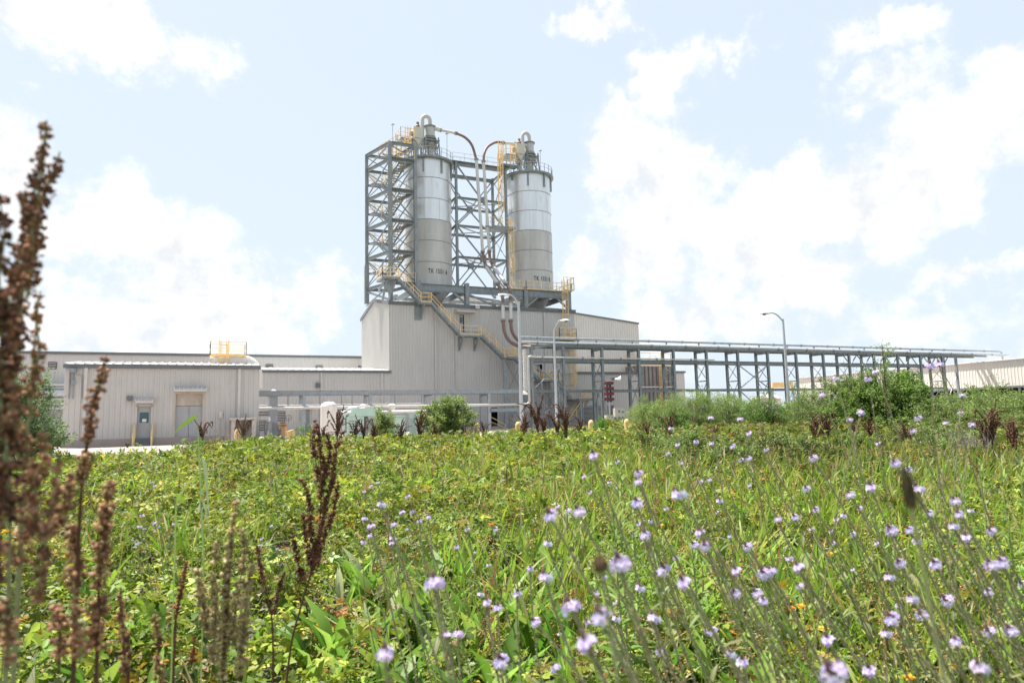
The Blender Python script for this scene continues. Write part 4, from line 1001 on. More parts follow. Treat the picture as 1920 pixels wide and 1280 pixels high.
# two pale green condensers
for px0, px1, lab in ((768, 783, 'left of two pale green condenser units beside the round bush'), (786, 803, 'right of two pale green condenser units, half hidden by the round bush')):
    D = 42; a = atD(px0, 800, D); b = atD(px1, 800, D); o = V((a.x, a.y, 0)); ex = (b - a); ex.z = 0; Lg = ex.length; ex.normalize(); ey = V((-ex.y, ex.x, 0)); zt = atD(px0, 775, D).z
    r = thing('condenser_unit', lab, 'condenser', tuple(o), 'pale green condenser units')
    m = MB(); lbox(m, 0, Lg, 0, .6, .12, zt-.1); m.build('casing', 'mint', r)
    m = MB(); lbox(m, -.03, Lg+.03, -.03, .63, zt-.1, zt); m.build('lid', 'mint', r)
    m = MB()
    for k in range(9): lbox(m, .04, Lg-.04, -.02, -.002, .25+.13*k, .31+.13*k)
    m.build('grille', 'steel_light', r)
    m = MB(); lbox(m, .05, Lg-.05, .05, .55, 0, .118); m.build('foot', 'concrete', r)
# white vertical tank
D = 50; c = atD(616.5, 790, D); zt = atD(616, 753, D).z; R_ = 15.2*D/FPX
r = thing('upright_tank', 'rust-streaked white upright tank with a domed top behind the brown dock', 'tank', (c.x, c.y, 0))
MB().lathe((c.x, c.y, 0), [(R_, .5), (R_, zt-.35)], 36).build('shell', 'tank_white', r, 'all')
MB().lathe((c.x, c.y, 0), [(R_, zt-.35), (R_*.92, zt-.18), (R_*.6, zt-.04), (.1, zt)], 36).build('dome', 'tank_white', r, 'all')
MB().lathe((c.x, c.y, 0), [(R_, .5), (R_*.7, .35), (.1, .28)], 36).build('bottom', 'tank_white', r, 'all')
m = MB().tube([(c.x, c.y, zt), (c.x, c.y, zt+.18)], .09, 10).tube([(c.x+.3, c.y, zt-.05), (c.x+.3, c.y, zt+.1)], .05, 8); m.build('nozzle', 'galv', r)
q = c + (V((0, 0, 0)) - c).normalized()*0
t = V((-c.x, -c.y, 0)).normalized(); pc = V((c.x, c.y, 1.15)) + (t*.8 + RH*.3).normalized()*R_
MB().lathe(pc, [(.24, -.05), (.24, .09), (.2, .12), (0, .12)], 20, axis=(t*.8 + RH*.3)).build('manway', 'tank_white', r)
for k in range(3):
    w = 2*math.pi*k/3; MB().bar((c.x+math.cos(w)*R_*.85, c.y+math.sin(w)*R_*.85, 0), (c.x+math.cos(w)*R_*.85, c.y+math.sin(w)*R_*.85, .7), .12).build('leg', 'steel', r)
# horizontal white tank and orange pump set
D = 54; a = atD(478, 786, D); b = atD(505, 786, D)
r = thing('horizontal_tank', 'small white horizontal tank on saddles beside the shed corner', 'tank', (a.x, a.y, 0))
d = (b - a); d.z = 0; Lg = d.length; z = a.z
MB().lathe((a.x, a.y, z), [(0, -.08), (.12, -.05), (.2, 0), (.2, Lg), (.12, Lg+.05), (0, Lg+.08)], 20, axis=d).build('shell', 'tank_white', r, True)
for f in (.25, .75):
    p = a + d*f; MB().box((p.x-.08, p.y-.18, 0), (p.x+.08, p.y+.18, z-.15)).build('saddle', 'steel', r)
D = 55; a = atD(508, 800, D); b = atD(534, 800, D); o = V((a.x, a.y, 0)); ex = (b-a); ex.z = 0; Lg = ex.length; ex.normalize(); ey = V((-ex.y, ex.x, 0))
r = thing('pump_set', 'orange and grey pump set in front of the louvres of the low wing', 'pump', tuple(o))
m = MB(); lbox(m, 0, Lg, 0, .8, 0, .2); m.build('base', 'concrete', r)
m = MB(); lbox(m, .05, .5, .1, .7, .2, 1.35); m.build('cabinet', 'steel_light', r)
m = MB(); m.tube([loc(.5, .4, .5), loc(Lg-.1, .4, .5)], .24, 14); m.build('motor', 'steel_light', r, True)
m = MB(); lbox(m, .55, Lg, .0, .5, 1.0, 1.18); lbox(m, Lg-.3, Lg, .0, .5, .2, 1.25); m.build('guard', 'orange', r)
# conical-cap stack
p = atD(512, 780, 62); zt = atD(512, 737, 62).z
r = thing('vent_stack', 'grey square vent stack with a pointed cap by the low wing', 'vent stack', (p.x, p.y, 0))
MB().box((p.x-.35, p.y-.35, 0), (p.x+.35, p.y+.35, zt)).build('duct', 'steel_light', r)
MB().lathe((p.x, p.y, zt), [(.75, -.02), (.72, .06), (.05, .38)], 4).build('cap', 'steel_light', r)
MB().box((p.x-.55, p.y-.38, zt-1.6), (p.x-.36, p.y+.3, zt-.3)).build('side_duct', 'galv', r)
# valves on white pipe in front
for px, py, lab in ((681, 763, 'left white valve housing on the pipe behind the green skid'), (735, 762, 'right white valve housing on the pipe behind the green skid')):
    c = atD(px, py, 48); r = thing('valve', lab, 'valve', (c.x, c.y, c.z-.2), 'white valve housings on the yard pipe')
    MB().lathe((c.x, c.y, c.z-.25), [(.1, 0), (.22, .03), (.22, .2), (.28, .22), (.28, .36), (.12, .44), (0, .45)], 16).build('bonnet', 'tank_white', r, True)
    MB().bar((c.x, c.y, 0), (c.x, c.y, c.z-.25), .1).build('stem', 'steel_light', r)
a, b = atD(640, 770, 46), atD(800, 770, 46); a.z = b.z = atD(720, 772, 46).z
r = thing('yard_pipe', 'pale horizontal pipe on stands behind the green skid', 'pipe', (a.x, a.y, 0))
MB().tube([a, b], .09, 10).build('pipe_run', 'white_pipe', r, True)
for f in (.1, .5, .9):
    p = a.lerp(b, f); MB().bar((p.x, p.y, 0), (p.x, p.y, p.z-.09), .1).build('stand', 'steel', r)
# alarm tower
Yq = 62.5; x = xY(1142, Yq, 750); z0, z1 = zY(1140, 752, Yq), zY(1140, 716, Yq)
r = thing('alarm_siren', 'alarm post with four dark red horizontal drums and a white horn', 'siren', (x, Yq, 0))
MB().tube([(x, Yq, 0), (x, Yq, z1+.3)], .11, 10).build('post', 'galv', r)
for k in range(4):
    z = z1 - .12 - k*(z1-z0)/3.6
    MB().box((x-.46, Yq-.34, z-.16), (x+.46, Yq+.2, z+.16)).build('drum', 'red_sign', r)
MB().box((x-.24, Yq-.2, z0-.1), (x-.14, Yq+.1, z1)).box((x+.14, Yq-.2, z0-.1), (x+.24, Yq+.1, z1)).build('frame', 'trim', r)
hc = V((x+.55, Yq-.25, z1+.28)); MB().lathe(hc, [(.08, 0), (.12, .2), (.2, .42), (.42, .72), (.38, .7), (.1, .3)], 20, axis=(.9, -.55, -.08)).build('horn', 'horn', r, True)
MB().box((hc.x-.28, hc.y-.1, hc.z-.12), (hc.x+.05, hc.y+.15, hc.z+.2)).build('driver', 'trim', r)
MB().bar((x-1.1, Yq, z1-.1), (x-.4, Yq, z1-.1), .08).build('bracket', 'steel', r)
for (p, q, t_, b_, lab) in ((1153, 1172, 765, 781, 'larger white electrical cabinet with dark gauges right of the alarm post'), (1137, 1151, 778, 787, 'smaller beige electrical cabinet at the foot of the alarm post')):
    Yq = 61; a, b = atY(p, t_, Yq), atY(q, b_, Yq)
    r = thing('electrical_cabinet', lab, 'cabinet', (a.x, Yq, 0), 'electrical cabinets by the alarm post')
    MB().box((a.x, Yq, b.z), (b.x, Yq+.4, a.z)).build('case', 'box_beige', r)
    w = b.x - a.x; h = a.z - b.z
    MB().box((a.x+w*.35, Yq-.02, b.z+h*.5), (a.x+w*.5, Yq-.004, b.z+h*.75)).box((a.x+w*.7, Yq-.02, b.z+h*.45), (a.x+w*.88, Yq-.004, b.z+h*.65)).build('gauge', 'trim', r)
    for x in (a.x+.15, b.x-.15): MB().bar((x, Yq+.2, 0), (x, Yq+.2, b.z), .1).build('leg', 'steel', r)
# small stair by the dark doorway
x = xY(928, 74.5, 790)
r = thing('doorway_rails', 'short steps with small yellow handrails at the dark ground-level doorway', 'steps', (x, 74.5, 0))
for dx in (-.2, 1.9):
    m = MB(); m.bar((x+dx, 75.6, 0), (x+dx, 75.6, 1.5), .08).bar((x+dx, 75.6, 1.5), (x+dx+1.1, 73.6, .5), .08).bar((x+dx, 75.6, .9), (x+dx+1.1, 73.6, .1), .06).bar((x+dx+1.1, 73.6, 0), (x+dx+1.1, 73.6, .55), .08); m.build('handrail', 'yellow', r)
MB().box((x-.2, 74.8, 0), (x+1.9, 75.8, .3)).build('step', 'concrete', r)

# valve post and small panel in the yard
p = atD(541, 800, 53); r = thing('valve_post', 'valve handwheel on a thin post right of the orange pump set', 'valve', (p.x, p.y, 0))
MB().tube([(p.x, p.y, 0), (p.x, p.y, atD(541, 784, 53).z)], .05, 8).build('post', 'steel_light', r)
z = atD(541, 783, 53).z; t = V((-p.x, -p.y, 0)).normalized(); s_ = V((-t.y, t.x, 0)); c = V((p.x, p.y, z)) + t*.08
MB().tube([c + (s_*math.cos(a) + V((0, 0, 1))*math.sin(a))*.22 for a in [2*math.pi*k/16 for k in range(17)]], .025, 6).bar(c - s_*.2, c + s_*.2, .03).bar(c - V((0, 0, .2)), c + V((0, 0, .2)), .03).build('handwheel', 'rust_pipe', r)
for px, y0, y1, lab in ((1032, 765, 792, 'left of two thin conduits by the dark ground-level doorway'), (1040, 762, 792, 'right of two thin conduits by the dark ground-level doorway')):
    a, b = atY(px - 36, y0, 75.7), atY(px - 36, y1, 75.7); tag(MB().tube([(a.x, 75.75, 0), (a.x, 75.75, a.z), (a.x-.5, 75.75, a.z+.05)], .06, 8).build('conduit', 'galv', loc=(a.x, 75.75, 0)), lab, 'conduit', 'conduits on the tall block')
a = atD(640, 772, 47); b = atD(684, 765, 47); r = thing('pipe', 'short sloping pinkish pipe behind the hood of the green skid', 'pipe', (a.x, a.y, a.z)); MB().tube([a, b], .07, 8).build('pipe_run', 'white_pipe', r, True); MB().bar((b.x, b.y, 0), (b.x, b.y, b.z-.07), .09).bar((a.x, a.y, 0), (a.x, a.y, a.z-.07), .09).build('stand', 'steel', r)
# ------------------------------------------------------------------ vegetation tools
rg = np.random.default_rng(11)
def tri_mesh(name, co, tris, tint, m, parent=None, loc=(0, 0, 0)):
    me = bpy.data.meshes.new(name); nv, nf = len(co), len(tris)
    org = np.array(ORG[parent.name] if parent else loc, dtype=np.float64)
    me.vertices.add(nv); me.vertices.foreach_set('co', (np.asarray(co) - org).astype(np.float32).ravel())
    me.loops.add(nf*3); me.loops.foreach_set('vertex_index', np.asarray(tris, dtype=np.int32).ravel())
    me.polygons.add(nf); me.polygons.foreach_set('loop_start', np.arange(0, nf*3, 3, dtype=np.int32))
    me.update(calc_edges=True)
    if tint is not None:
        a = me.attributes.new('tint', 'FLOAT_COLOR', 'FACE'); c = np.ones((nf, 4), dtype=np.float32); c[:, :3] = tint; a.data.foreach_set('color', c.ravel())
    me.materials.append(MAT[m]); o = bpy.data.objects.new(name, me); COL.objects.link(o)
    if parent: o.parent = parent
    else: o.location = loc
    ORG[o.name] = V(org); return o
def unit(a): return a / np.maximum(np.linalg.norm(a, axis=-1, keepdims=True), 1e-9)
def place(tmpl, pos, A, Nn, sc, col):
    """copies of a template: A = long direction, Nn = approx normal, sc scalar or (n,3); returns verts, tris, tints"""
    T, F = tmpl; T = np.asarray(T, float); F = np.asarray(F); n = len(pos)
    A = unit(A); B = unit(np.cross(Nn, A)); C = np.cross(A, B)
    sc = np.asarray(sc, float); sc = np.repeat(sc[:, None], 3, 1) if sc.ndim == 1 else sc
    P = T[None] * sc[:, None, :]
    co = pos[:, None] + P[..., 0:1]*A[:, None] + P[..., 1:2]*B[:, None] + P[..., 2:3]*C[:, None]
    tr = F[None] + (np.arange(n)*len(T))[:, None, None]
    return co.reshape(-1, 3), tr.reshape(-1, 3), np.repeat(col, len(F), axis=0)
def join(parts):
    co, tr, ti = [], [], []; o = 0
    for c, t, k in parts:
        co.append(c); tr.append(t + o); ti.append(k); o += len(c)
    return np.concatenate(co), np.concatenate(tr), np.concatenate(ti)
LEAF2 = ([(0,0,0), (.45,.27,.07), (1,0,-.06), (.45,-.27,.07)], [(0,2,1), (0,3,2)])
LEAF6 = ([(0,0,0), (.28,.2,.05), (.62,.25,.05), (1,0,-.12), (.62,-.25,.05), (.28,-.2,.05), (.5,0,0)], [(0,6,1), (1,6,2), (2,6,3), (3,6,4), (4,6,5), (5,6,0)])
LANCE = ([(0,.02,0), (0,-.02,0), (.3,.09,.05), (.3,-.09,.05), (.65,.1,.04), (.65,-.1,.04), (1,0,-.12), (.3,0,.0), (.65,0,0)],
         [(0,7,2), (0,1,7), (1,3,7), (2,7,8), (2,8,4), (7,3,5), (7,5,8), (4,8,6), (8,5,6)])
def trifol(leaf):
    T, F = leaf; T = np.array(T, float); vs, fs = [], []
    for k, (a, s) in enumerate(((0, 1), (1.25, .82), (-1.25, .82))):
        R = np.array([[math.cos(a), -math.sin(a), 0], [math.sin(a), math.cos(a), 0], [0, 0, 1]])
        t = (T * s) @ R.T; t[:, 2] += .05*k; vs.append(t); fs.append(np.array(F) + len(T)*k)
    return np.concatenate(vs), np.concatenate(fs)
TRI2, TRI6 = trifol(LEAF2), trifol(LEAF6)
def blade(bend, n=5, w=.035):
    vs, fs = [], []
    for i in range(n + 1):
        t = i/n; a = bend*t; x = math.sin(a)/max(bend, .01) if bend > .01 else 0; z = t*(1 - bend*bend*t*t/7)
        ww = w*(1 - t**2.2)*(.6+.8*min(t*3, 1)) + .001; vs += [(z, ww, x*t*.0 + bend*t*t*.45), (z, -ww, bend*t*t*.45)]
    for i in range(n):
        a = 2*i; fs += [(a, a+1, a+3), (a, a+3, a+2)]
    return vs, fs
BL_ = [blade(.2), blade(.7), blade(1.25)]
OCT = ([(1,0,0), (-1,0,0), (0,1,0), (0,-1,0), (0,0,1), (0,0,-1)], [(0,2,4), (2,1,4), (1,3,4), (3,0,4), (2,0,5), (1,2,5), (3,1,5), (0,3,5)])
def rdir(n, zb=0.0):
    d = unit(rg.normal(size=(n, 3))); d[:, 2] = np.abs(d[:, 2])*(1-zb) + zb; return unit(d)
def pal(cols, n, wts=None, var=.13):
    cols = np.array(cols); i = rg.choice(len(cols), n, p=wts); c = cols[i] * (1 + var*rg.normal(size=(n, 1))) * (1 + .06*rg.normal(size=(n, 3))); return np.clip(c, .005, .95)
vh, rh = np.array(VH), np.array(RH)
def field_xy(n, d0, d1, half=.93):
    d = np.sqrt(rg.uniform(d0*d0, d1*d1, n)); a = rg.uniform(-half, half, n)
    return np.stack([d*(vh[0]*np.cos(a) + rh[0]*np.sin(a)), d*(vh[1]*np.cos(a) + rh[1]*np.sin(a))], 1), d, a
def wav(x, y, s=1.0, p=0):
    return (np.sin(x*1.3*s+p)*np.cos(y*1.1*s-p) + .6*np.sin(x*2.9*s+1.7+p)*np.sin(y*3.3*s+.4) + .4*np.cos(x*6.1*s)*np.cos(y*5.3*s+p)) / 2.0
def in_field(x, y):
    e = 28.6 + .5*np.sin(x*.9) + .35*np.sin(x*2.3+1)
    xr = 31 + (y - 29)*.19 + .5*np.sin(y)
    return (y < e) | ((x > xr) & (y < 59.5))
GREEN = [(.145,.225,.025), (.225,.30,.035), (.36,.40,.06), (.075,.13,.018), (.30,.33,.17), (.26,.15,.05), (.36,.30,.09)]
GW = [.28, .26, .16, .20, .05, .02, .03]

def cover(rings):
    out = []
    for d0, d1, rho, size, crad, tm, hmul in rings:
        area = .93*(d1*d1 - d0*d0); nc = int(area*2.6/(crad*crad*3.14)); n = int(area*rho)
        c, cd_, _ = field_xy(nc, d0, d1); ok = in_field(c[:, 0], c[:, 1]); c = c[ok]; nc = len(c); n = int(n*ok.mean())
        ca = np.arctan2(c @ rh[:2], c @ vh[:2]); bo = 1 + 1.05*np.clip((ca + .48)/.1, 0, 1)*np.clip((cd_[ok] - 14)/12, 0, 1)
        ch = (.30 + .13*wav(c[:, 0], c[:, 1], .6) + .10*rg.normal(size=nc)) * hmul * bo; ch = np.clip(ch, .12, .8)
        cr = crad*(.5 + .85*rg.random(nc)); ctone = 1 + .26*rg.normal(size=(nc, 1)); hue = rg.random(nc)
        i = rg.integers(0, nc, n); u = np.sqrt(rg.random(n)); w = rg.uniform(0, 6.283, n)
        rad = np.stack([np.cos(w), np.sin(w)], 1)
        z = ch[i]*np.sqrt(np.clip(1 - u*u*.9, 0, 1))*(1 - .55*rg.random(n)**1.6) + .03*rg.normal(size=n)
        pos = np.concatenate([c[i] + rad*(u*cr[i])[:, None], np.clip(z, .02, 2)[:, None]], 1)
        nr = unit(np.concatenate([rad*u[:, None]*.7, np.ones((n, 1))], 1) + .55*rg.normal(size=(n, 3)))
        ad = unit(np.concatenate([rad, np.full((n, 1), .1)], 1) + .9*rg.normal(size=(n, 3)))
        col = pal(GREEN, n, GW) * np.clip(ctone[i], .6, 1.5)
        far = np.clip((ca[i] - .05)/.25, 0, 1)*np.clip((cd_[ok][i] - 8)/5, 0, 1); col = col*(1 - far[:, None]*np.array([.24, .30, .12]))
        pt = np.clip(wav(c[i][:, 0], c[i][:, 1], .28, 3)*1.6 - .15, 0, 1)[:, None]; col = col*(1 - pt*np.array([-.12, .10, .0]))
        yl = (hue[i] > .84) & (far < .5); col[yl] = col[yl]*np.array([1.22, 1.06, .85]); rd = hue[i] < .035; col[rd] = col[rd]*np.array([1.5, .75, .8])
        s = size*(.5 + 1.1*rg.random(n)**1.6)*(.85 + .4*(hue[i] > .6)); out.append(place(tm, pos, ad, nr, s, col))
    return join(out)
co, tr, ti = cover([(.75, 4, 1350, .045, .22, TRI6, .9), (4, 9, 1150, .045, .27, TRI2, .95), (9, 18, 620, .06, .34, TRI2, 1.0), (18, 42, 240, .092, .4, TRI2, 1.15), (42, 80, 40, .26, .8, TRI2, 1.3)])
tri_mesh('ground_cover', co, tr, ti, 'leaf')['kind'] = 'stuff'

# grass, denser in the middle and right of the field
def grass(rings):
    out = []
    for d0, d1, rho, L0, w in rings:
        n = int(.93*(d1*d1-d0*d0)*rho); p, d, a = field_xy(n, d0, d1)
        k = wav(p[:, 0], p[:, 1], 1.1, 2) + 1.5*(a > -.1) * np.clip(a + .2, 0, .8); ok = (k > .25 + .35*rg.random(n)) & in_field(p[:, 0], p[:, 1]); p = p[ok]; n = len(p)
        # tuft them
        q = np.round(p/.16)*.16 + .035*rg.normal(size=(n, 2)); pos = np.concatenate([q, np.full((n, 1), .02)], 1)
        A = unit(np.stack([.35*rg.normal(size=n) + .1, .35*rg.normal(size=n), np.ones(n)], 1)); Nn = unit(rg.normal(size=(n, 3))*[1, 1, .05])
        col = pal([(.19,.32,.03), (.27,.39,.045), (.37,.42,.075), (.44,.40,.20), (.11,.20,.025), (.28,.16,.07)], n, [.27, .25, .14, .09, .17, .08])
        b = rg.integers(0, 3, n)
        for j in range(3):
            s = b == j
            L = L0*(.45 + .95*rg.random(s.sum())); sc = np.stack([L, L*w, L*(1.0)], 1)
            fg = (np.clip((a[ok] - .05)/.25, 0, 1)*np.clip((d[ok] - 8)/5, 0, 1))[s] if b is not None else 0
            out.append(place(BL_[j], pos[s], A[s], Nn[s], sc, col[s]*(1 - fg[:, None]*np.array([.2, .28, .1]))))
    return join(out)
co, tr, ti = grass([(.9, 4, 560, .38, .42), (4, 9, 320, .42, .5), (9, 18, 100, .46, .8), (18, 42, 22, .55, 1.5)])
tri_mesh('meadow_grass', co, tr, ti, 'leaf')['kind'] = 'stuff'

# broad lance-shaped dock leaves standing among the flowers
def tangle():
    out = []
    for d0, d1, rho, L0, w in ((1.2, 4, 26, .45, .06), (4, 10, 26, .5, .10), (10, 30, 9, .6, .26)):
        n = int(.93*(d1*d1-d0*d0)*rho); p, d, a = field_xy(n, d0, d1); ok = in_field(p[:, 0], p[:, 1]) & (wav(p[:, 0], p[:, 1], .8, 5) > -.3); p = p[ok]; n = len(p)
        L = L0*(.5 + .8*rg.random(n)); A = unit(np.stack([rg.normal(size=n)*.8, rg.normal(size=n)*.8, np.ones(n)], 1))
        out.append(place(BL_[1], np.concatenate([p, np.full((n, 1), .03)], 1), A, unit(rg.normal(size=(n, 3))), np.stack([L, L*w, L*.8], 1), pal([(.24,.14,.08), (.34,.26,.14), (.17,.10,.06), (.42,.36,.22)], n)))
    return join(out)
co, tr, ti = tangle(); tri_mesh('dry_stems', co, tr, ti, 'leaf')['kind'] = 'stuff'
def broad():
    out = []
    n = 480; p, d, a = field_xy(n, 1.1, 5.2); ok = (a > -.25) | (rg.random(n) < .15); p = p[ok]; n = len(p)
    pos, A, Nn, S, C = [], [], [], [], []
    for i in range(n):
        for k in range(rg.integers(3, 7)):
            w = rg.uniform(0, 6.28); A.append((math.cos(w)*.45, math.sin(w)*.45, 1)); Nn.append((math.cos(w), math.sin(w), -.3))
            pos.append((p[i, 0] + .03*math.cos(w), p[i, 1] + .03*math.sin(w), .05)); L = rg.uniform(.18, .40); S.append((L, L*rg.uniform(.5, 1.0), L*1.3)); C.append(0)
    n = len(pos); col = pal([(.13,.27,.03), (.20,.35,.045), (.28,.42,.07), (.40,.42,.24)], n, [.35, .35, .22, .08])
    return place(LANCE, np.array(pos), np.array(A), -np.array(Nn), np.array(S), col)
co, tr, ti = broad(); tri_mesh('broad_leaves', co, tr, ti, 'leaf')['kind'] = 'stuff'
# rusty little seed stalks scattered through the field
def rusty():
    out = []; 
    for d0, d1, n, sz in ((1.3, 4, 240, .0052), (4, 9, 480, .008), (9, 26, 700, .016)):
        p, d, a = field_xy(n, d0, d1); ok = ((a > -.05) | (rg.random(n) < .25)) & in_field(p[:, 0], p[:, 1]); p = p[ok]
        for q in p:
            h = rg.uniform(.28, .62); m = int(34 if sz < .006 else 22 if sz < .01 else 12); t = rg.random(m)**.7
            ln = rg.normal(size=2)*.12; pos = np.stack([q[0] + ln[0]*t + .012*rg.normal(size=m), q[1] + ln[1]*t + .012*rg.normal(size=m), h*(.35 + .65*t)], 1)
            c = pal([(.36,.16,.07), (.45,.22,.10), (.50,.38,.15), (.24,.10,.06)][rg.integers(0, 4):][:1], m)
            out.append(place(OCT, pos, rg.normal(size=(m, 3)), rg.normal(size=(m, 3)), sz*(.6+.8*rg.random((m, 1)))*np.array([[1.2, .8, .5]]), c))
            L = np.array([[h, h*.05, h*.01]]); out.append(place(BL_[0], np.array([[q[0], q[1], .02]]), np.array([[ln[0], ln[1], h]]), np.array([[1., .3, 0]]), L, np.array([[.20, .12, .06]])))
    return join(out)
co, tr, ti = rusty(); o = tri_mesh('rusty_seed_weeds', co, tr, ti, 'seed'); o['kind'] = 'stuff'

# ------------------------------------------------------------------ shrubs
def shrub(name, lab, p, h, w, nb, leaves, ls, cols, wts=None, tm=LEAF2, droop=.1, cat='shrub', group=None, twig=.28, bare=.12, stemr=.02, seed=0, spread=1.0, lop=0.0, foil='leaf', core=.25):
    global rg
    old = rg; rg = np.random.default_rng(seed + 100)
    r = thing(name, lab, cat, (p[0], p[1], 0), group); P0 = np.array([p[0], p[1], 0.])
    m = MB(); out = []; per = max(3, leaves // (nb*7))
    for b in range(nb):
        a = rg.uniform(0, 6.283); el = rg.random()**.6; rr = math.sqrt(max(0, 1 - el*el))
        tip = P0 + np.array([math.cos(a)*rr*w/2*spread + lop*h*el, math.sin(a)*rr*w/2*spread, h*(bare + (1-bare)*el*rg.uniform(.8, 1.06))])
        mid = P0*.5 + tip*.5 + np.array([0, 0, h*.12]) + rg.normal(size=3)*w*.04
        base = P0 + np.append(rg.normal(size=2)*w*.03, 0)
        cv = bez(V(base), V(mid), V(tip), 6); m.tube(cv, [stemr*(1-.8*i/6) for i in range(7)], 5, cap=False)
        for k in range(7):
            t = core + (1-core)*rg.random(); f = t*6; i = min(5, int(f)); q = np.array(cv[i].lerp(cv[i+1], f - i))
            td = unit(unit(np.array(cv[i+1] - cv[i])) + .9*rg.normal(size=3)*np.array([1, 1, .6])); TL = twig*h*rg.uniform(.5, 1.15)*(1.15 - .4*t)
            n = int(per*rg.uniform(.6, 1.4)); s = rg.random(n)**.8
            pos = q + td*TL*s[:, None] + np.array([0, 0, -1.])*droop*TL*(s**2)[:, None] + rg.normal(size=(n, 3))*TL*.13
            pos[:, 2] = np.maximum(pos[:, 2], .05)
            tone = 1 + .16*rg.normal()
            out.append(place(tm, pos, td + .8*rg.normal(size=(n, 3)), np.array([0, 0, 1.]) + .7*rg.normal(size=(n, 3)), ls*(.6+.8*rg.random(n)), pal(cols, n, wts)*tone))
    m.build('stem', 'bark', r)
    co, tr, ti = join(out); tri_mesh('foliage', co, tr, ti, foil, r); rg = old
    return r
G1 = [(.19,.27,.07), (.26,.34,.09), (.34,.40,.15), (.13,.20,.05)]
G2 = [(.12,.21,.05), (.17,.27,.06), (.24,.35,.08), (.085,.15,.035)]
G3 = [(.19,.28,.075), (.25,.34,.09), (.32,.40,.13), (.13,.20,.05)]
def P_(px, D): p = atD(px, 790, D); return (p.x, p.y)
def hz(px, py, D): return atD(px, py, D).z
shrub('round_bush', 'dense round bright green bush standing beside the pale green condenser units', P_(840, 30), hz(840, 742, 30), 2.25, 90, 42000, .07, G1, seed=1, twig=.22, spread=1.2, core=.1)
shrub('small_bush', 'small yellow-green bush in front of the pale green skid', P_(720, 30), hz(720, 769, 30), 1.3, 34, 11000, .06, G1, seed=2, twig=.26)
shrub('leafy_shrub', 'pale green leafy shrub behind the brown stalks at the far left', P_(45, 20), hz(60, 692, 20), 2.1, 50, 22000, .07, [(.25,.34,.15), (.33,.41,.20), (.18,.26,.10)], seed=3, twig=.22)
shrub('small_bush', 'little dark green bush at the left edge of the yard by the brown dock', P_(575, 28), hz(575, 790, 28), .9, 16, 2500, .05, G2, seed=4)
shrub('small_bush', 'bright green conical bush between the two right-hand bollards', P_(1130, 28), hz(1130, 785, 28)+.05, .85, 18, 4200, .05, [(.10,.22,.03), (.15,.30,.04), (.2,.34,.06)], seed=5, twig=.3)
GS = 'feathery shrubs in front of the pipe rack'
RB = [ # px, dist, top y, width, palette, label
 (1225, 40, 752, 2.8, G3, 'grey-green feathery shrub at the left end of the shrub row'), (1275, 38, 745, 2.8, G3, 'pale feathery shrub left of the middle of the shrub row'),
 (1262, 33, 772, 2.0, G2, 'low bright shrub in front of the left end of the shrub row'), (1330, 37, 742, 3.0, G3, 'wispy tall shrub behind the middle of the shrub row'),
 (1380, 36, 748, 2.9, G3, 'feathery shrub left of the rounded dark green one'), (1436, 33, 749, 2.3, G2, 'rounded dark green shrub below the lone street lamp'),
 (1490, 35, 762, 2.2, G3, 'low shrub just right of the lone street lamp'), (1525, 33, 740, 2.2, G3, 'shrub at the left foot of the biggest bush')]
for i, (px, D, ty, w, g, lab) in enumerate(RB):
    shrub('feathery_shrub', lab, P_(px, D), hz(px, ty, D)*1.1, w*1.1, 42, 26000, .058, g, group=GS, seed=10+i, twig=.42, droop=.3, core=.12, tm=LEAF2)
shrub('big_bush', 'biggest and tallest green bush, in front of the pipe rack at the right', P_(1650, 27), hz(1650, 686, 27), 4.3, 120, 80000, .08, [(.14,.24,.045), (.20,.31,.06), (.27,.38,.09), (.09,.16,.03)], seed=30, twig=.22, spread=1.1, core=.1)
shrub('tall_shrub', 'pale yellow-green shrub leaning against the left side of the biggest bush', P_(1565, 28), hz(1560, 706, 28), 2.9, 46, 20000, .06, [(.21,.27,.10), (.27,.32,.13), (.15,.2,.07)], seed=31, twig=.26, droop=.2)
shrub('sapling', 'thin wispy sapling rising above the pipe rack at the right', P_(1668, 25), hz(1665, 640, 25), .9, 9, 900, .075, G3, seed=32, twig=.18, spread=.5, bare=.5, droop=.5)
shrub('sapling', 'sparse wispy sapling left of the taller one, its tips crossing the pipe rack', P_(1600, 26), hz(1600, 652, 26), 1.6, 9, 500, .06, G3, seed=33, twig=.2, bare=.5, droop=.5)
for i, (px, D, ty, w, lab) in enumerate(((1775, 27, 745, 2.4, 'dull green shrub right of the biggest bush'), (1835, 25, 735, 2.5, 'dull green shrub below the long open shed'), (1900, 23, 728, 2.6, 'dull green shrub at the right edge of the frame'),
        (1960, 22, 730, 2.5, 'shrub just past the right edge of the frame'), (1725, 24, 775, 1.8, 'low shrub at the right foot of the biggest bush'))):
    shrub('feathery_shrub', lab, P_(px, D), hz(px, ty, D), w*1.25, 42, 24000, .065, [(.16,.24,.06), (.21,.29,.075), (.27,.34,.11)], group='dull green shrubs on the right', seed=40+i, twig=.4, droop=.35)
for i, (px, D, ty, lab) in enumerate(((1300, 36, 728, 'wispy sapling standing out of the shrub row, left of its middle'), (1372, 35, 722, 'wispy sapling standing out of the shrub row, at its middle'), (1500, 33, 720, 'wispy sapling right of the lone street lamp'), (1755, 24, 715, 'wispy sapling right of the biggest bush'), (1880, 21, 700, 'wispy sapling near the right frame edge'))):
    shrub('sapling', lab, P_(px, D), hz(px, ty, D), 2.2, 14, 3600, .05, G3, group='wispy saplings', seed=230+i, twig=.3, bare=.35, droop=.4, core=.3)
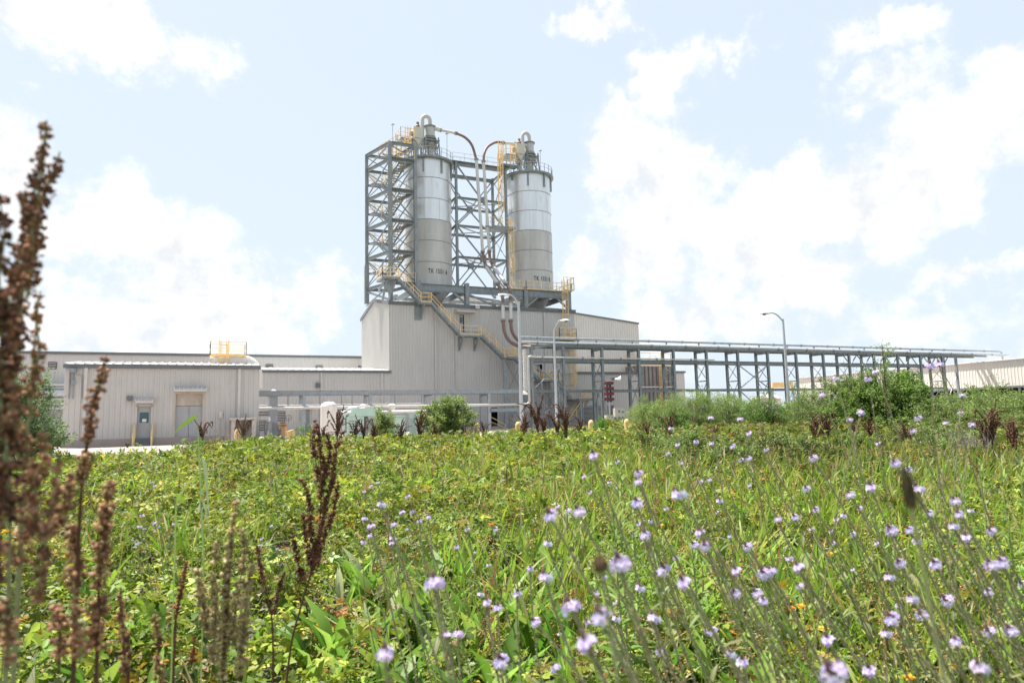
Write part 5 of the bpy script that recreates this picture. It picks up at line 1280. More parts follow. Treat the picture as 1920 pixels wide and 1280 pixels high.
# weedy clumps filling the back of the field on the right
for i in range(16):
    px = 1190 + i*48 + rnd.uniform(-12, 12); D = rnd.uniform(13, 21)
    shrub('weed_clump', 'knee-high green weed clump before the right-hand shrubs, ' + ORD[i] + ' from the left', P_(px, D), rnd.uniform(.55, .9), 1.9, 24, 3800, .055, [(.11,.16,.035), (.16,.21,.05), (.20,.16,.08), (.08,.12,.03)] if i % 2 else G3, cat='weed', group='weed clumps before the shrubs', seed=60+i, twig=.35)
for i in range(17):
    px = 350 + i*50 + rnd.uniform(-16, 16); D = rnd.uniform(23, 27.5)
    shrub('weed_clump', 'rough green weed clump at the yard edge, ' + ORD[i] + ' from the left', P_(px, D), rnd.uniform(.55, .85), rnd.uniform(1.2, 2.2), 16, 2600, .06, (G1, G2, G3)[i % 3], cat='weed', group='weed clumps along the yard edge', seed=160+i, twig=.35)
# dry grey twiggy weeds at the yard edge
for i, (px, D, ty, lab) in enumerate(((462, 27, 778, 'dry grey twiggy weed in front of the concrete enclosure'), (418, 28, 790, 'dry grey twiggy weed below the electrical box of the shed'), (880, 28, 792, 'dry grey weed beside the round bush'), (1010, 27, 790, 'dry grey weed between the two lamp posts'), (1815, 14, 800, 'dry pale twiggy weed in the field at the right'))):
    p = P_(px, D); r = thing('dry_weed', lab, 'weed', (p[0], p[1], 0), 'dry twiggy weeds'); m = MB(); h = hz(px, ty, D)
    for k in range(34):
        a = rnd.uniform(0, 6.28); w = rnd.uniform(.1, .5)*h*.6; q = V((p[0], p[1], 0)) + V((rnd.uniform(-.3, .3), rnd.uniform(-.3, .3), 0)); t = q + V((math.cos(a)*w, math.sin(a)*w, h*rnd.uniform(.6, 1)))
        m.tube(bez(q, q.lerp(t, .5) + V((0, 0, .1)), t, 4), [.007, .006, .005, .004, .003], 4, cap=False)
        for j in range(3):
            s = q.lerp(t, rnd.uniform(.4, .9)); m.bar(s, s + V((rnd.uniform(-.16, .16), rnd.uniform(-.16, .16), rnd.uniform(.08, .22))), .006)
    m.build('stem', 'twig_grey', r)

# ------------------------------------------------------------------ docks
RUST = [(.13,.06,.04), (.19,.09,.06), (.26,.13,.085), (.09,.045,.03)]
TANB = [(.46,.36,.18), (.38,.29,.14), (.54,.44,.24), (.30,.22,.11)]
MIDB = [(.33,.17,.095), (.40,.22,.125), (.22,.11,.065), (.50,.30,.18)]
DK, RK = .85, 1.1
def seedline(pts, dens, rad, sz, cols, gap=.35):
    """seeds in whorls along a polyline"""
    pts = np.array([list(p) for p in pts]); seg = np.linalg.norm(np.diff(pts, axis=0), axis=1); L = seg.sum(); cum = np.concatenate([[0], np.cumsum(seg)])
    nw = int(L/(rad*.78)); out = []
    for w in range(nw):
        s = L*(w + rg.random()*.6)/nw; 
        if rg.random() < gap*.35*(1 - s/L): continue
        i = min(len(seg)-1, int(np.searchsorted(cum, s)-1)); i = max(i, 0); t = (s - cum[i])/seg[i]; c = pts[i]*(1-t) + pts[i+1]*t
        taper = (1 - .55*(s/L)**2)*rg.uniform(.62, 1.12); n = max(3, int(dens*DK*taper)); R = rad*taper*RK
        d = unit(rg.normal(size=(n, 3))); pos = c + d*R*np.array([1, 1, .62])*rg.uniform(.45, 1.05, (n, 1))
        tone = rg.uniform(.7, 1.3)
        out.append(place(OCT, pos, rg.normal(size=(n, 3)), rg.normal(size=(n, 3)), sz*(.7+.6*rg.random((n, 1)))*np.array([[1.15, .95, .55]]), pal(cols, n)*tone))
    return out
def dock(lab, stalk, branches, rad=.013, sz=.0034, dens=20, cols=RUST, sr=.004, green=False, group=None, leaves=None, name='dock_plant'):
    b = V(stalk[0]); r = thing(name, lab, 'dock plant', (b.x, b.y, 0), group)
    m = MB(); st = spl(stalk, 5); m.tube(st, [sr*(1-.7*i/len(st)) for i in range(len(st))], 6)
    out = []
    for br in branches:
        c = spl(br, 4); m.tube(c, [sr*.5*(1-.6*i/len(c)) for i in range(len(c))], 5)
        out += seedline(c, dens, rad, sz, cols)
    m.build('stalk', 'stem_green' if green else 'stem_brown', r)
    co, tr, ti = join(out); tri_mesh('seed_heads', co, tr, ti, 'seed', r)
    if leaves:
        pos = np.array([list(p) for p, _, _ in leaves]); A = np.array([list(a) for _, a, _ in leaves]); L = np.array([l for _, _, l in leaves])
        co, tr, ti = place(LANCE, pos, A, A*0 + [0, 0, 1] + .3*rg.normal(size=A.shape), np.stack([L, L*1.5, L], 1), pal([(.12,.2,.05), (.2,.24,.12)], len(L)))
        tri_mesh('leaf', co, tr, ti, 'leaf', r)
    return r
def PP(D, *pts):
    out = []
    for i, q in enumerate(pts): out.append(atD(q[0], q[1], D + (q[2] if len(q) > 2 else 0)))
    return out
def ground_under(p, dx=0.0): return V((p.x + RH.x*dx, p.y + RH.y*dx, 0))
def ndock(lab, D, stalk, brs, **k):
    s = PP(D, *stalk); return dock(lab, [ground_under(s[0], k.pop('dx', 0))] + s, [PP(D, *b) for b in brs], **k)
ndock('tallest dark brown dock at the far left, its seed spire reaching high into the sky', .78, [(-30, 1250), (8, 900), (40, 560), (70, 380), (88, 235)],
      [[(35, 640, .01), (40, 520, .01), (52, 430), (66, 350), (78, 290), (88, 226)], [(30, 700, -.02), (22, 600, -.02), (30, 510, -.01), (48, 440)], [(62, 470, .02), (70, 410, .02), (88, 350, .02), (104, 312, .03), (112, 285, .03)],
       [(50, 560, -.03), (62, 480, -.03), (56, 400, -.03), (40, 360, -.02)], [(18, 800), (24, 720), (34, 640)]], rad=.0125, sz=.0036, dens=26, cols=MIDB[:3] + RUST[1:3], green=True)
ndock('dark brown dock against the left frame edge with two thick seed columns', .7, [(-20, 1260), (-15, 900), (-5, 560)],
      [[(-5, 720), (4, 620), (-2, 520), (8, 440), (-4, 360)], [(10, 980), (14, 860), (2, 760), (10, 660), (18, 560)], [(-18, 1200), (-6, 1080), (-10, 960), (4, 860)]], rad=.015, sz=.004, dens=28, cols=RUST + MIDB[:1], green=True, dx=-.05)
ndock('narrow brown dock spire rising beside the tallest one at the left', .85, [(30, 1180), (38, 1000), (52, 800), (72, 560)],
      [[(40, 1060), (44, 960), (50, 860), (46, 790)], [(56, 790), (60, 720), (74, 660), (68, 600), (76, 545)], [(34, 860), (20, 780), (22, 700)], [(70, 900, .02), (84, 850, .02), (80, 800, .02)]], rad=.0125, sz=.0036, dens=22, cols=MIDB, green=True)
ndock('green-stemmed brown dock with loose clumps low at the left edge', .8, [(10, 1280), (16, 1080), (22, 860)],
      [[(70, 1130), (84, 1020), (100, 930), (112, 860)], [(100, 1000, .03), (124, 930, .03), (138, 880, .03)], [(20, 1240), (14, 1180), (4, 1120)], [(150, 1240, .05), (140, 1130, .05), (128, 1060, .05)], [(60, 1000), (66, 920), (56, 860)]], rad=.011, sz=.0036, dens=20, cols=MIDB, green=True)
ndock('single brown dock spire overlapping the left end of the beige shed', .95, [(140, 1200), (148, 1000), (160, 850), (195, 680)],
      [[(152, 900), (162, 850), (168, 800), (176, 750), (190, 710), (200, 668)]], rad=.013, sz=.0038, dens=26, cols=MIDB)
ndock('thick brown dock column in the left foreground below the shed', .95, [(180, 1280), (186, 1100), (205, 900)],
      [[(176, 1210), (184, 1130), (190, 1060), (194, 990), (204, 930), (208, 895)], [(150, 1100, .03), (142, 1040, .03), (134, 980, .03)], [(110, 1260), (112, 1190), (106, 1130)]], rad=.0145, sz=.0042, dens=30, cols=MIDB)
ndock('tan pale dock cluster in the left foreground', 1.25, [(420, 1290), (424, 1180), (436, 1000)],
      [[(416, 1270), (420, 1180), (424, 1100), (432, 1020), (444, 938)], [(400, 1240, .02), (404, 1150, .02), (400, 1080, .02), (408, 1010, .02)], [(450, 1260, -.02), (456, 1180, -.02), (464, 1100, -.02), (474, 1050, -.02)], [(392, 1190, .04), (376, 1110, .04), (370, 1060, .04)], [(434, 1200), (446, 1110), (458, 1040), (452, 985)]], rad=.012, sz=.0042, dens=22, cols=TANB)
ndock('dark brown dock with many curved seed branches standing sharp in the field centre-left', 2.05, [(540, 1250), (566, 1130), (592, 1040), (602, 930), (598, 800)],
      [[(600, 930), (608, 880), (600, 840), (594, 800), (590, 786)], [(604, 960), (622, 900), (628, 850), (640, 815), (648, 805)], [(592, 1060), (600, 1000), (612, 940), (630, 890)], [(590, 1050), (582, 980), (578, 930), (568, 902), (560, 900)],
       [(584, 1060, .03), (574, 1010, .03), (568, 960, .03)], [(594, 1050, .05), (610, 1000, .05), (626, 950, .05), (634, 900, .05)], [(598, 900, -.04), (590, 850, -.04), (586, 820, -.04), (596, 795, -.04)], [(568, 1090, .04), (556, 1040, .04), (548, 1000, .04)], [(606, 900, .02), (618, 850, .02), (612, 810, .02)], [(584, 1075, 0), (592, 1020, .0), (604, 985, .0)]], rad=.013, sz=.0042, dens=24, cols=RUST[:3] + [(.16,.06,.035)], dx=-.04)
ndock('thin dark dock skeleton just right of the tan dock', 1.9, [(512, 1230), (504, 1130), (484, 1050)],
      [[(500, 1110), (488, 1060), (480, 1010)], [(512, 1150, .04), (524, 1100, .04), (534, 1070, .04)]], rad=.009, sz=.004, dens=12, cols=RUST)
ndock('reddish thin dock at the lower left between the columns', 1.5, [(326, 1240), (334, 1140), (350, 1060)], [[(330, 1150), (340, 1100), (350, 1055)], [(362, 1240, .05), (364, 1190, .05)]], rad=.007, sz=.004, dens=7, cols=[(.2,.06,.04), (.26,.1,.05)])
ndock('upright brown dock low in the left corner behind the thick column', 1.1, [(240, 1290), (232, 1200), (226, 1100)], [[(236, 1260), (230, 1180), (224, 1110)], [(300, 1280, .1), (296, 1200, .1), (290, 1150, .1)]], rad=.010, sz=.0038, dens=14, cols=MIDB)

# dark docks along the back of the field: three models, then copies
def farmodel(sd, lab, nb, h):
    rr = random.Random(sd); st = [V((0, 0, 0)), V((.03, 0, h*.4)), V((.08*rr.uniform(-1, 1), 0, h*.75)), V((.16*rr.uniform(-1, 1), .05, h))]
    brs = [[st[1].lerp(st[2], .6), st[2], st[3]]]
    for k in range(nb):
        z = h*rr.uniform(.35, .75); a = rr.uniform(0, 6.28); L = h*rr.uniform(.22, .42); d = V((math.cos(a), math.sin(a), 0)); b = V((.04, 0, z))
        q = rr.uniform(.25, 1.1); brs.append([b, b + d*L*.25*q + V((0, 0, L*.5)), b + d*L*.55*q + V((0, 0, L*.95)), b + d*L*(1.15 if rr.random() < .55 else .6)*q + V((0, 0, L*rr.uniform(.45, 1.3)))])
    r = thing('dock_plant', lab, 'dock plant', (0, 0, 0), 'dark docks along the back of the field')
    m = MB(); s = spl(st, 4); m.tube(s, [.011*(1-.6*i/len(s)) for i in range(len(s))], 5); out = []
    for br in brs:
        c = spl(br, 3); m.tube(c, .005, 4); out += seedline(c, 12, .03, .013, RUST + [(.14,.05,.03)])
    m.build('stalk', 'stem_brown', r); co, tr, ti = join(out); tri_mesh('seed_heads', co, tr, ti, 'seed', r); return r
DK, RK = 1.0, .95
RUST = [(.16,.085,.06), (.21,.115,.08), (.11,.06,.042), (.26,.16,.11)]
FM = [farmodel(1, 'dark dock', 16, 1.15), farmodel(2, 'dark dock', 20, 1.2), farmodel(3, 'dark dock', 9, 1.2)]
reg(None)
FARD = [(1064, 22, 767, 1, 'tallest dark dock, in front of the second lamp post'), (1050, 23, 772, 2, 'dark dock touching the left of the tallest one at the second lamp post'), (985, 25, 778, 0, 'arching dark dock at the foot of the tall lamp post'),
        (1012, 24, 752, 2, 'slender dark dock left of the second lamp post'), (1020, 23, 785, 1, 'bushy low dark dock left of the second lamp post'), (1088, 25, 785, 0, 'dark dock between the second lamp post and a bollard'),
        (1215, 21, 785, 1, 'dark dock leaning below the left end of the shrub row'), (1205, 22, 788, 0, 'smaller dark dock beside the leaning one under the shrub row'), (1260, 20, 765, 2, 'dark upright dock in front of the pale feathery shrub'),
        (1300, 21, 790, 0, 'dark dock below the middle of the shrub row'), (1345, 20, 790, 1, 'dark dock just right of the middle of the shrub row'), (1520, 18, 770, 0, 'dark dock left of the biggest bush'),
        (1548, 17, 770, 1, 'dark dock at the left foot of the biggest bush'), (1600, 18, 785, 1, 'dark dock before the biggest bush'), (1630, 18, 775, 0, 'dark dock under the middle of the biggest bush'), (1860, 14, 745, 2, 'dark dock on the right by the dry pale weed'),
        (1845, 14, 780, 1, 'lower dark dock beside the dry pale weed'), (1905, 13, 770, 0, 'dark dock near the right frame edge'), (1690, 17, 785, 0, 'dark dock below the right half of the biggest bush'), (1800, 17, 790, 0, 'dark dock right of the biggest bush'),
        (665, 26, 790, 0, 'dark dock in front of the left cabinet of the green skid'), (680, 26, 785, 2, 'slim dark dock in front of the green skid engine'), (700, 25, 795, 0, 'dark dock left of the small yellow-green bush'),
        (755, 26, 790, 0, 'dark dock at the right end of the green skid'), (785, 26, 778, 1, 'dark dock in front of the condenser units'), (812, 26, 795, 0, 'dark dock at the left foot of the round bush'), (905, 27, 792, 0, 'dark dock right of the round bush by a bollard'),
        (378, 26, 790, 2, 'dark dock below the double door of the shed'), (455, 27, 785, 2, 'slim dark dock before the concrete enclosure'),
        (632, 24, 770, 2, 'slim dark dock in front of the upright white tank'), (605, 27, 800, 0, 'dark dock behind the sharp brown one')]
used = set()
for i, (px, D, ty, mo, lab) in enumerate(FARD):
    p = P_(px, D); h = hz(px, ty, D)*(.86 if px > 1180 else 1); o = FM[mo] if mo not in used else copy_tree(FM[mo]); used.add(mo)
    o.location = (p[0], p[1], 0); s = h/1.2; o.scale = (s, s, s); o.rotation_euler = (rnd.uniform(-.06, .06), rnd.uniform(-.1, .14), rnd.uniform(0, 6.28)); o['label'] = lab
# ------------------------------------------------------------------ verbena stalks
def head_mesh(sd, nf, open_=1.0):
    global rg
    old = rg; rg = np.random.default_rng(sd); out = []
    # bud cone
    n = 60; t = rg.random(n); w = rg.uniform(0, 6.28, n); R = .0042*(1 - t)**.7
    pos = np.stack([R*np.cos(w), R*np.sin(w), .004 + .013*t], 1)
    out.append(place(OCT, pos, np.stack([np.cos(w), np.sin(w), 1.5+0*w], 1), np.stack([np.cos(w), np.sin(w), 0*w], 1), .0019*np.ones(n), pal([(.22,.11,.14), (.30,.17,.20), (.20,.18,.09)], n)))
    # florets
    PET = [(0,0,0), (.5,.34,.06), (1,.2,.1), (1,-.2,.1), (.5,-.34,.06)]; PF = [(0,1,4), (1,2,3), (1,3,4)]
    for k in range(nf):
        a = 2*math.pi*k/nf + rg.normal()*.25; el = rg.uniform(-.25, .9); out_d = np.array([math.cos(a)*math.cos(el), math.sin(a)*math.cos(el), math.sin(el)])
        c = out_d*np.array([.0095, .0095, .007])*rg.uniform(.8, 1.2)*open_ + np.array([0, 0, .001 - .003*rg.random()])
        u = unit(np.cross(out_d, rg.normal(size=3))); v = np.cross(out_d, u); A = []
        for j in range(5):
            th = 2*math.pi*j/5; A.append(u*math.cos(th) + v*math.sin(th) + .12*out_d)
        out.append(place((PET, PF), np.repeat(c[None], 5, 0), np.array(A), np.repeat(out_d[None], 5, 0), np.full(5, .0062*rg.uniform(.85, 1.2)), np.repeat(pal([(.74,.62,.88), (.82,.73,.93), (.66,.53,.83)], 1, var=.05), 5, 0)))
        out.append(place(OCT, c[None]*.5, out_d[None], rg.normal(size=(1, 3)), np.array([[.0062, .0011, .0011]]), np.array([[.42, .32, .52]])))
    co, tr, ti = join(out); rg = old; return co, tr, ti
HM = []
for k in range(5):
    co, tr, ti = head_mesh(900+k, [9, 12, 15, 11, 7][k]); o = tri_mesh('flower_head', co, tr, ti, 'petal'); HM.append(o.data); bpy.data.objects.remove(o)
_c5 = [(380,235,50),(487,262,25),(332,330,32),(362,403,25),(450,357,22),(490,377,25),(585,315,45),(583,355,50),(578,455,58),(772,415,70),(212,468,32),(263,488,30),(313,495,60),(180,512,65),(166,640,42),(587,548,30),(640,535,25),(565,600,25),(615,603,60),(712,478,25),(870,590,60),(895,650,70),(845,645,40),(84,757,40),(155,795,65),(25,870,45),(427,795,38),(500,735,95),(703,765,60),(592,845,52),(798,820,85),(275,935,85),(112,1002,55),(415,980,110),(655,985,60),(1040,765,55),(1088,652,48),(1030,870,60),(1005,605,30),(222,1057,30),(350,1100,110),(202,1213,60),(686,1137,45),(930,1045,45),(1010,1150,60),(1065,1185,65),(1165,775,60),(1135,870,50),(1160,905,60),(734,108,28),(766,183,32),(720,223,26),(781,268,27),(850,170,28),(917,60,30),(925,176,28),(873,352,28),(912,345,30),(1020,190,30),(1053,65,30),(1097,130,38),(1060,252,30),(1095,246,32),(1098,370,25),(958,443,30),(948,494,20),(1175,205,25),(757,707,30),(895,1045,30),(482,985,45),(480,910,30),(350,1003,35),(390,870,40)]
_c6 = [(378,68,36),(427,37,40),(510,177,25),(694,60,38),(670,120,38),(820,83,34),(890,37,28),(939,92,40),(210,245,40),(590,270,60),(650,297,35),(692,390,60),(478,380,52),(178,386,38),(382,415,42),(222,483,35),(350,511,35),(317,528,28),(425,475,30),(47,527,42),(125,518,36),(202,571,25),(294,582,32),(396,594,32),(571,580,58),(654,577,50),(688,630,42),(505,638,30),(302,636,22),(865,445,48),(884,505,50),(857,560,58),(917,613,52),(1032,582,50),(1030,740,70),(1082,730,70),(98,707,44),(146,750,58),(15,770,60),(610,730,60),(773,735,52),(560,795,55),(393,758,30),(150,835,48),(470,710,25),(1020,862,45),(665,895,62),(605,925,38),(830,900,56),(711,970,58),(575,988,66),(545,1055,55),(281,1085,65),(1025,1043,58),(1122,1043,66),(867,1093,62),(978,1210,100),(471,1225,66),(305,1240,150),(1175,825,40),(748,500,40),(934,488,28)]
_c4 = [(564,357,22),(531,373,20),(499,399,18),(701,423,30),(580,460,48),(676,496,28),(724,493,30),(797,517,32),(755,535,28),(501,524,28),(534,560,44),(635,554,32),(528,602,30),(496,634,30),(631,615,34),(629,640,40),(697,572,20),(71,557,18),(27,616,18),(18,646,18),(98,661,18),(977,573,26),(928,655,28),(1106,573,24),(1074,737,26),(1013,678,20),(825,827,90),(1067,913,52),(1116,937,44),(1037,873,34),(878,1065,56),(932,1058,52),(598,1150,90),(1133,1185,70)]
_c8 = [(310,595,72),(650,540,65),(585,600,65),(185,737,60),(1115,490,75),(1195,480,75),(1390,740,72)]
_c2 = [(758,278,20),(775,298,20),(710,445,22),(697,500,22),(722,512,22),(775,483,20),(792,500,20),(685,585,20),(868,488,18)]
HEADS = []
for lst, ox, oy, s in ((_c5, 960, 760, 2.4625), (_c6, 1440, 760, 2.4625), (_c4, 480, 760, 2.4625), (_c8, 1500, 580, 4.571), (_c2, 0, 800, 2.6667)):
    HEADS += [(ox + x/s, oy + y/s, z/s) for x, y, z in lst]
HEADS = [h for h in HEADS]
zones = ((lambda x, y, d: y < 800, 'lavender verbena stalk whose flower stands against the bushes or the rack', 'verbena standing tall against the bushes'),
         (lambda x, y, d: x < 470, 'small pale verbena stalk in the leafy weeds at the left', 'small verbenas in the left of the field'),
         (lambda x, y, d: x < 880, 'lavender verbena stalk in the group at the middle of the field', 'verbenas in the middle of the field'),
         (lambda x, y, d: d < 1.15, 'large blurred verbena stalk close to the camera in the lower part of the picture', 'large near verbenas'),
         (lambda x, y, d: x < 1440, 'lavender verbena stalk in the dense stand right of centre', 'verbenas right of centre'),
         (lambda x, y, d: True, 'lavender verbena stalk in the stand at the right', 'verbenas at the right'))
def zone(px, py, sz):
    D = min(6.5, max(.62, FPX*.0255/sz)); return next(k for k, z in enumerate(zones) if z[0](px, py, D))
ZN = ('tall verbena against the bushes or rack', 'small verbena in the leafy weeds at left', 'verbena in the middle group of the field', 'big blurred verbena near the camera', 'verbena in the stand right of centre', 'verbena in the right-hand stand')
LABS = {}
for zi in range(6):
    L0 = sorted([h for h in HEADS if zone(*h) == zi], key=lambda h: h[1])
    if not L0: continue
    nr = max(1, round(len(L0)/7)); rows = np.array_split(np.arange(len(L0)), nr)
    for ri, row in enumerate(rows):
        for ci, k in enumerate(sorted(row, key=lambda k: L0[k][0])):
            LABS[L0[k]] = ZN[zi] + (', ' + ORD[ci] + ' from the left' if nr == 1 else ', ' + ORD[ci] + ' from left, ' + ORD[ri] + ' row down')
for i, (px, py, sz) in enumerate(HEADS):
    D = min(6.5, max(.62, FPX*.0255/sz)); top = atD(px, py, D)
    while top.z < .30 and D > .6: D *= .93; top = atD(px, py, D)
    rr = random.Random(i*7+1)
    z = next(z for z in zones if z[0](px, py, D)); lab = LABS[(px, py, sz)]
    lean = (.52 if px > 1000 else .25)*rr.uniform(.6, 1.25)*top.z
    if py < 800: lean *= rr.choice((-.25, .35, .6))
    if abs(px - 1300) < 60 and py < 900: lean *= .7
    b = V((top.x, top.y, 0)) + RH*lean + VH*rr.uniform(-.05, .22)*top.z
    r = thing('verbena_stalk', lab, 'flower', (b.x, b.y, 0), z[2])
    midp = b.lerp(top, .55) + V((0, 0, top.z*rr.uniform(-.02, .14))) + RH*rr.uniform(-.09, .07) + VH*rr.uniform(-.05, .05)
    cv = bez(b, midp, top - V((0, 0, .004)), 12)
    m = MB(); m.tube(cv, [.0022 if k < 7 else .0018 for k in range(13)], 6)
    # side branch below
    if rr.random() < .5:
        q = cv[4 + rr.randrange(3)]; e = q + RH*rr.uniform(-.1, .1) + V((0, 0, rr.uniform(.08, .2))); m.tube(bez(q, q.lerp(e, .5) + RH*.02, e, 5), .0012, 5)
    m.build('stem', 'stem_green', r)
    # dry calyces down the upper spike
    n = 190 if D < 2.2 else 80; L_ = rr.uniform(.45, .75); t = 1 - rg.random(n)*L_; idx = np.clip((t*12).astype(int), 0, 11); fr = t*12 - idx
    C0 = np.array([list(c) for c in cv]); c = C0[idx]*(1-fr[:, None]) + C0[idx+1]*fr[:, None]; tg = unit(C0[idx+1] - C0[idx]); rd = unit(np.cross(tg, rg.normal(size=(n, 3))))
    co, tr, ti = place(LEAF2, c + rd*.0012, tg + .55*rd, rd, np.full(n, .0082)*rg.uniform(.7, 1.3, n), pal([(.36,.36,.20), (.42,.38,.25), (.34,.26,.20), (.26,.29,.13)], n))
    tri_mesh('seed_spike', co, tr, ti, 'leaf', r)
    if D < 3.5:
        n = 9; t = rg.uniform(.08, .62, n); idx = np.clip((t*12).astype(int), 0, 11); fr = t*12 - idx; c = C0[idx]*(1-fr[:, None]) + C0[idx+1]*fr[:, None]
        co, tr, ti = place(LANCE, c, np.concatenate([rg.normal(size=(n, 2)), np.full((n, 1), .55)], 1), np.array([[0, 0, 1.]])*np.ones((n, 1)), rg.uniform(.03, .075, n), pal([(.17,.24,.07), (.23,.29,.10), (.28,.27,.12)], n)); tri_mesh('leaves', co, tr, ti, 'leaf', r)
    h = bpy.data.objects.new('flower_head', HM[i % 5]); COL.objects.link(h); h.parent = r; h.location = top - b
    d = (cv[-1] - cv[-3]).normalized(); h.rotation_euler = d.to_track_quat('Z', 'Y').to_euler(); s = rr.uniform(.78, 1.15); h.scale = (s, s, s*1.0)

# fat out-of-focus seed spikes near the right
for px, py, D, lab in ((1697, 888, .58, 'thick dark green verbena seed spike very close to the camera, right of centre'), (1125, 1052, .62, 'blunt tan seed knob close to the camera in the lower middle')):
    top = atD(px, py, D); b = V((top.x, top.y, 0)) + RH*.10; r = thing('seed_spike', lab, 'seed spike', (b.x, b.y, 0))
    cv = bez(b, b.lerp(top, .6) + V((0, 0, .12)), top, 14); m = MB(); m.tube(cv, .0016, 6); m.build('stem', 'stem_green', r)
    n = 420; SP, WP = (.040, .0052) if px > 1500 else (.014, .008); t = 1 - rg.random(n)**1.3*SP; f = t*14; idx = np.clip(f.astype(int), 0, 13); fr = f - idx
    C0 = np.array([list(c) for c in cv]); c = C0[idx]*(1-fr[:, None]) + C0[idx+1]*fr[:, None]; tg = unit(C0[idx+1] - C0[idx]); rd = unit(np.cross(tg, rg.normal(size=(n, 3))))
    w = WP*np.sin(np.clip((1 - t)/SP, .05, 1)*2.4)[:, None]
    co, tr, ti = place(LEAF2, c + rd*w*.7, tg*1.5 + .5*rd, rd, np.full(n, .006), pal([(.14,.15,.06), (.22,.19,.10), (.17,.12,.08)] if px > 1500 else [(.32,.22,.14), (.26,.19,.11)], n)); tri_mesh('spike', co, tr, ti, 'leaf', r)

# ------------------------------------------------------------------ leafy tall weeds with narrow bright leaves
def leafy(px, D, ty, lab, n=70, L=.13, cols=((.16,.27,.05), (.23,.34,.08), (.30,.36,.10))):
    p = P_(px, D); h = hz(px, ty, D); r = thing('leafy_weed', lab, 'weed', (p[0], p[1], 0), 'tall weeds with narrow bright leaves')
    MB().tube([(p[0], p[1], 0), (p[0]+.01, p[1], h*.5), (p[0], p[1]+.01, h*.96)], [.005, .004, .002], 6).build('stem', 'stem_green', r)
    t = np.linspace(.2, 1, n); w = np.arange(n)*2.4; pos = np.stack([p[0] + 0*t, p[1] + 0*t, h*t*.96], 1)
    A = np.stack([np.cos(w), np.sin(w), .15 + 1.4*t**3], 1); l = L*(1.15 - .6*t)*rg.uniform(.8, 1.2, n)
    co, tr, ti = place(LANCE, pos, A, A*0 + [0, 0, 1], np.stack([l, l*.75, l*1.3], 1), pal(list(cols), n)); tri_mesh('leaves', co, tr, ti, 'leaf', r)
leafy(1155, 2.7, 862, 'tall bright leafy weed behind the tall verbenas right of centre')
leafy(1178, 2.9, 905, 'shorter bright leafy weed just right of the tallest leafy one')
leafy(1145, 2.5, 935, 'lower bright leafy weed in front of the tallest leafy one')
leafy(1285, 3.2, 920, 'yellow-green leafy weed between two verbena groups', 50)
for i, (px, D, ty) in enumerate(((1905, 3.6, 845), (1870, 3.4, 862), (1830, 3.8, 855), (1790, 3.5, 868), (1935, 3.0, 860), (1740, 3.9, 870))):
    leafy(px, D, ty, ('bright leafy weed at the right frame edge', 'bright leafy weed second from the right frame edge', 'bright leafy weed third from the right frame edge', 'bright leafy weed fourth from the right frame edge', 'bright leafy weed just outside the right frame edge', 'bright leafy weed furthest from the right frame edge in the row')[i], 46, .11)
# long arching grass blades and the sharp stem at the left
def longblade(px0, py0, px1, py1, D, w, lab, arch=.06, col=(.22,.34,.06), root=True):
    a, b = atD(px0, py0, D), atD(px1, py1, D); g = V((a.x, a.y, 0)); r = thing('long_grass', lab, 'grass', tuple(g), 'long grass blades in the left foreground')
    mid = a.lerp(b, .5) + UP*arch; cv = ([g] if root else []) + bez(a, mid, b, 14); vs, fs, n = [], [], len(cv)
    for i, c in enumerate(cv):
        t = i/(n-1); ww = w*(1 - t**3)*(.5 + min(t*2, .5)) + .0004; s = UP.cross(VH).normalized() if abs((b-a).normalized().dot(RH)) < .5 else UP
        s = (cv[min(i+1, n-1)] - cv[max(i-1, 0)]).normalized().cross(VH + UP*.3).normalized(); vs += [list(c + s*ww), list(c - s*ww + VH*ww*.5)]
    for i in range(n-1): k = 2*i; fs += [(k, k+1, k+3), (k, k+3, k+2)]
    tri_mesh('blade', np.array(vs), np.array(fs), np.repeat(np.array([col]), len(fs), 0), 'leaf', r)
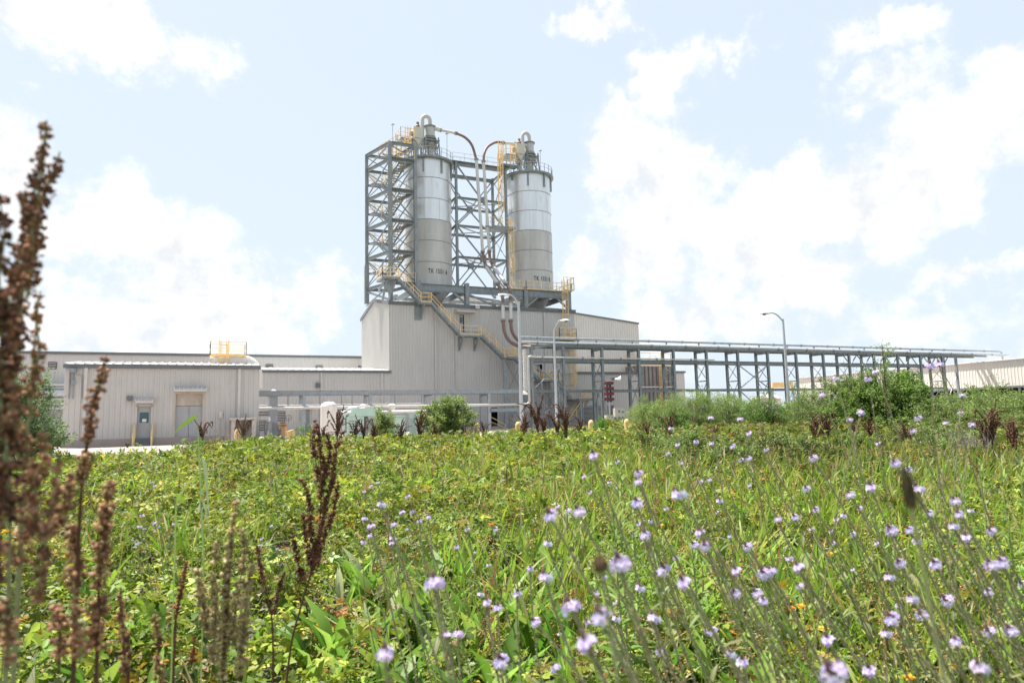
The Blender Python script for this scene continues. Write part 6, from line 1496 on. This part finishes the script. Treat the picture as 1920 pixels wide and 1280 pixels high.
longblade(371, 779, 326, 813, 1.8, .0058, 'bright green grass blade crossing the shed double door', .012, (.28,.40,.07), False)
longblade(382, 1060, 370, 776, 1.8, .0020, 'thin straight green grass stem below the shed double door', .0, (.20,.30,.12))
longblade(330, 945, 372, 900, 1.8, .0024, 'green grass blade arching up to the thin stem', .04, (.24,.33,.09))
longblade(378, 860, 392, 975, 1.8, .005, 'pale drooping grass blade hanging from the thin stem', .09, (.34,.40,.24), False)
longblade(372, 960, 392, 1000, 1.8, .004, 'pale lower drooping blade beside the thin stem', .10, (.34,.40,.24), False)
# small orange and yellow blossoms
for i, (px, py, D, c, lab) in enumerate(((1483, 1140, 2.1, (.8, .30, .03), 'orange blossom in the grass lower right of centre'), (1502, 1136, 2.1, (.85, .42, .04), 'yellow-orange blossom touching the orange one'), (921, 983, 3.2, (.85, .35, .02), 'orange blossom in the middle of the field'),
        (846, 938, 3.8, (.85, .55, .05), 'yellow blossom in the middle of the field'), (12, 997, 1.8, (.85, .55, .03), 'yellow blossom at the left frame edge'), (1705, 1270, 1.7, (.8, .4, .03), 'orange blossom at the bottom edge right'), (1556, 1038, 2.6, (.8, .5, .05), 'small orange blossom among the right-hand verbenas'), (1545, 1178, 1.9, (.85,.55,.05), 'yellow blossom below the pair of orange ones'), (1790, 1248, 1.8, (.85,.6,.05), 'yellow blossom low at the right corner'), (1240, 985, 3.0, (.85,.5,.04), 'orange blossom among the verbenas right of centre'))):
    t = atD(px, py, D); r = thing('orange_blossom', lab, 'blossom', (t.x, t.y, 0), 'small orange and yellow blossoms')
    MB().tube([(t.x, t.y, 0), (t.x+.01, t.y, t.z)], .0012, 5).build('stem', 'stem_green', r); n = 16
    w = np.arange(n)*2.4; A = np.stack([np.cos(w), np.sin(w), .2 + .4*np.sin(w*3)], 1); co, tr, ti = place(LEAF6, np.repeat(np.array([list(t)]), n, 0), A, A*0 + [0, 0, 1], np.full(n, .016), pal([c], n)); tri_mesh('petals', co, tr, ti, 'petal', r)
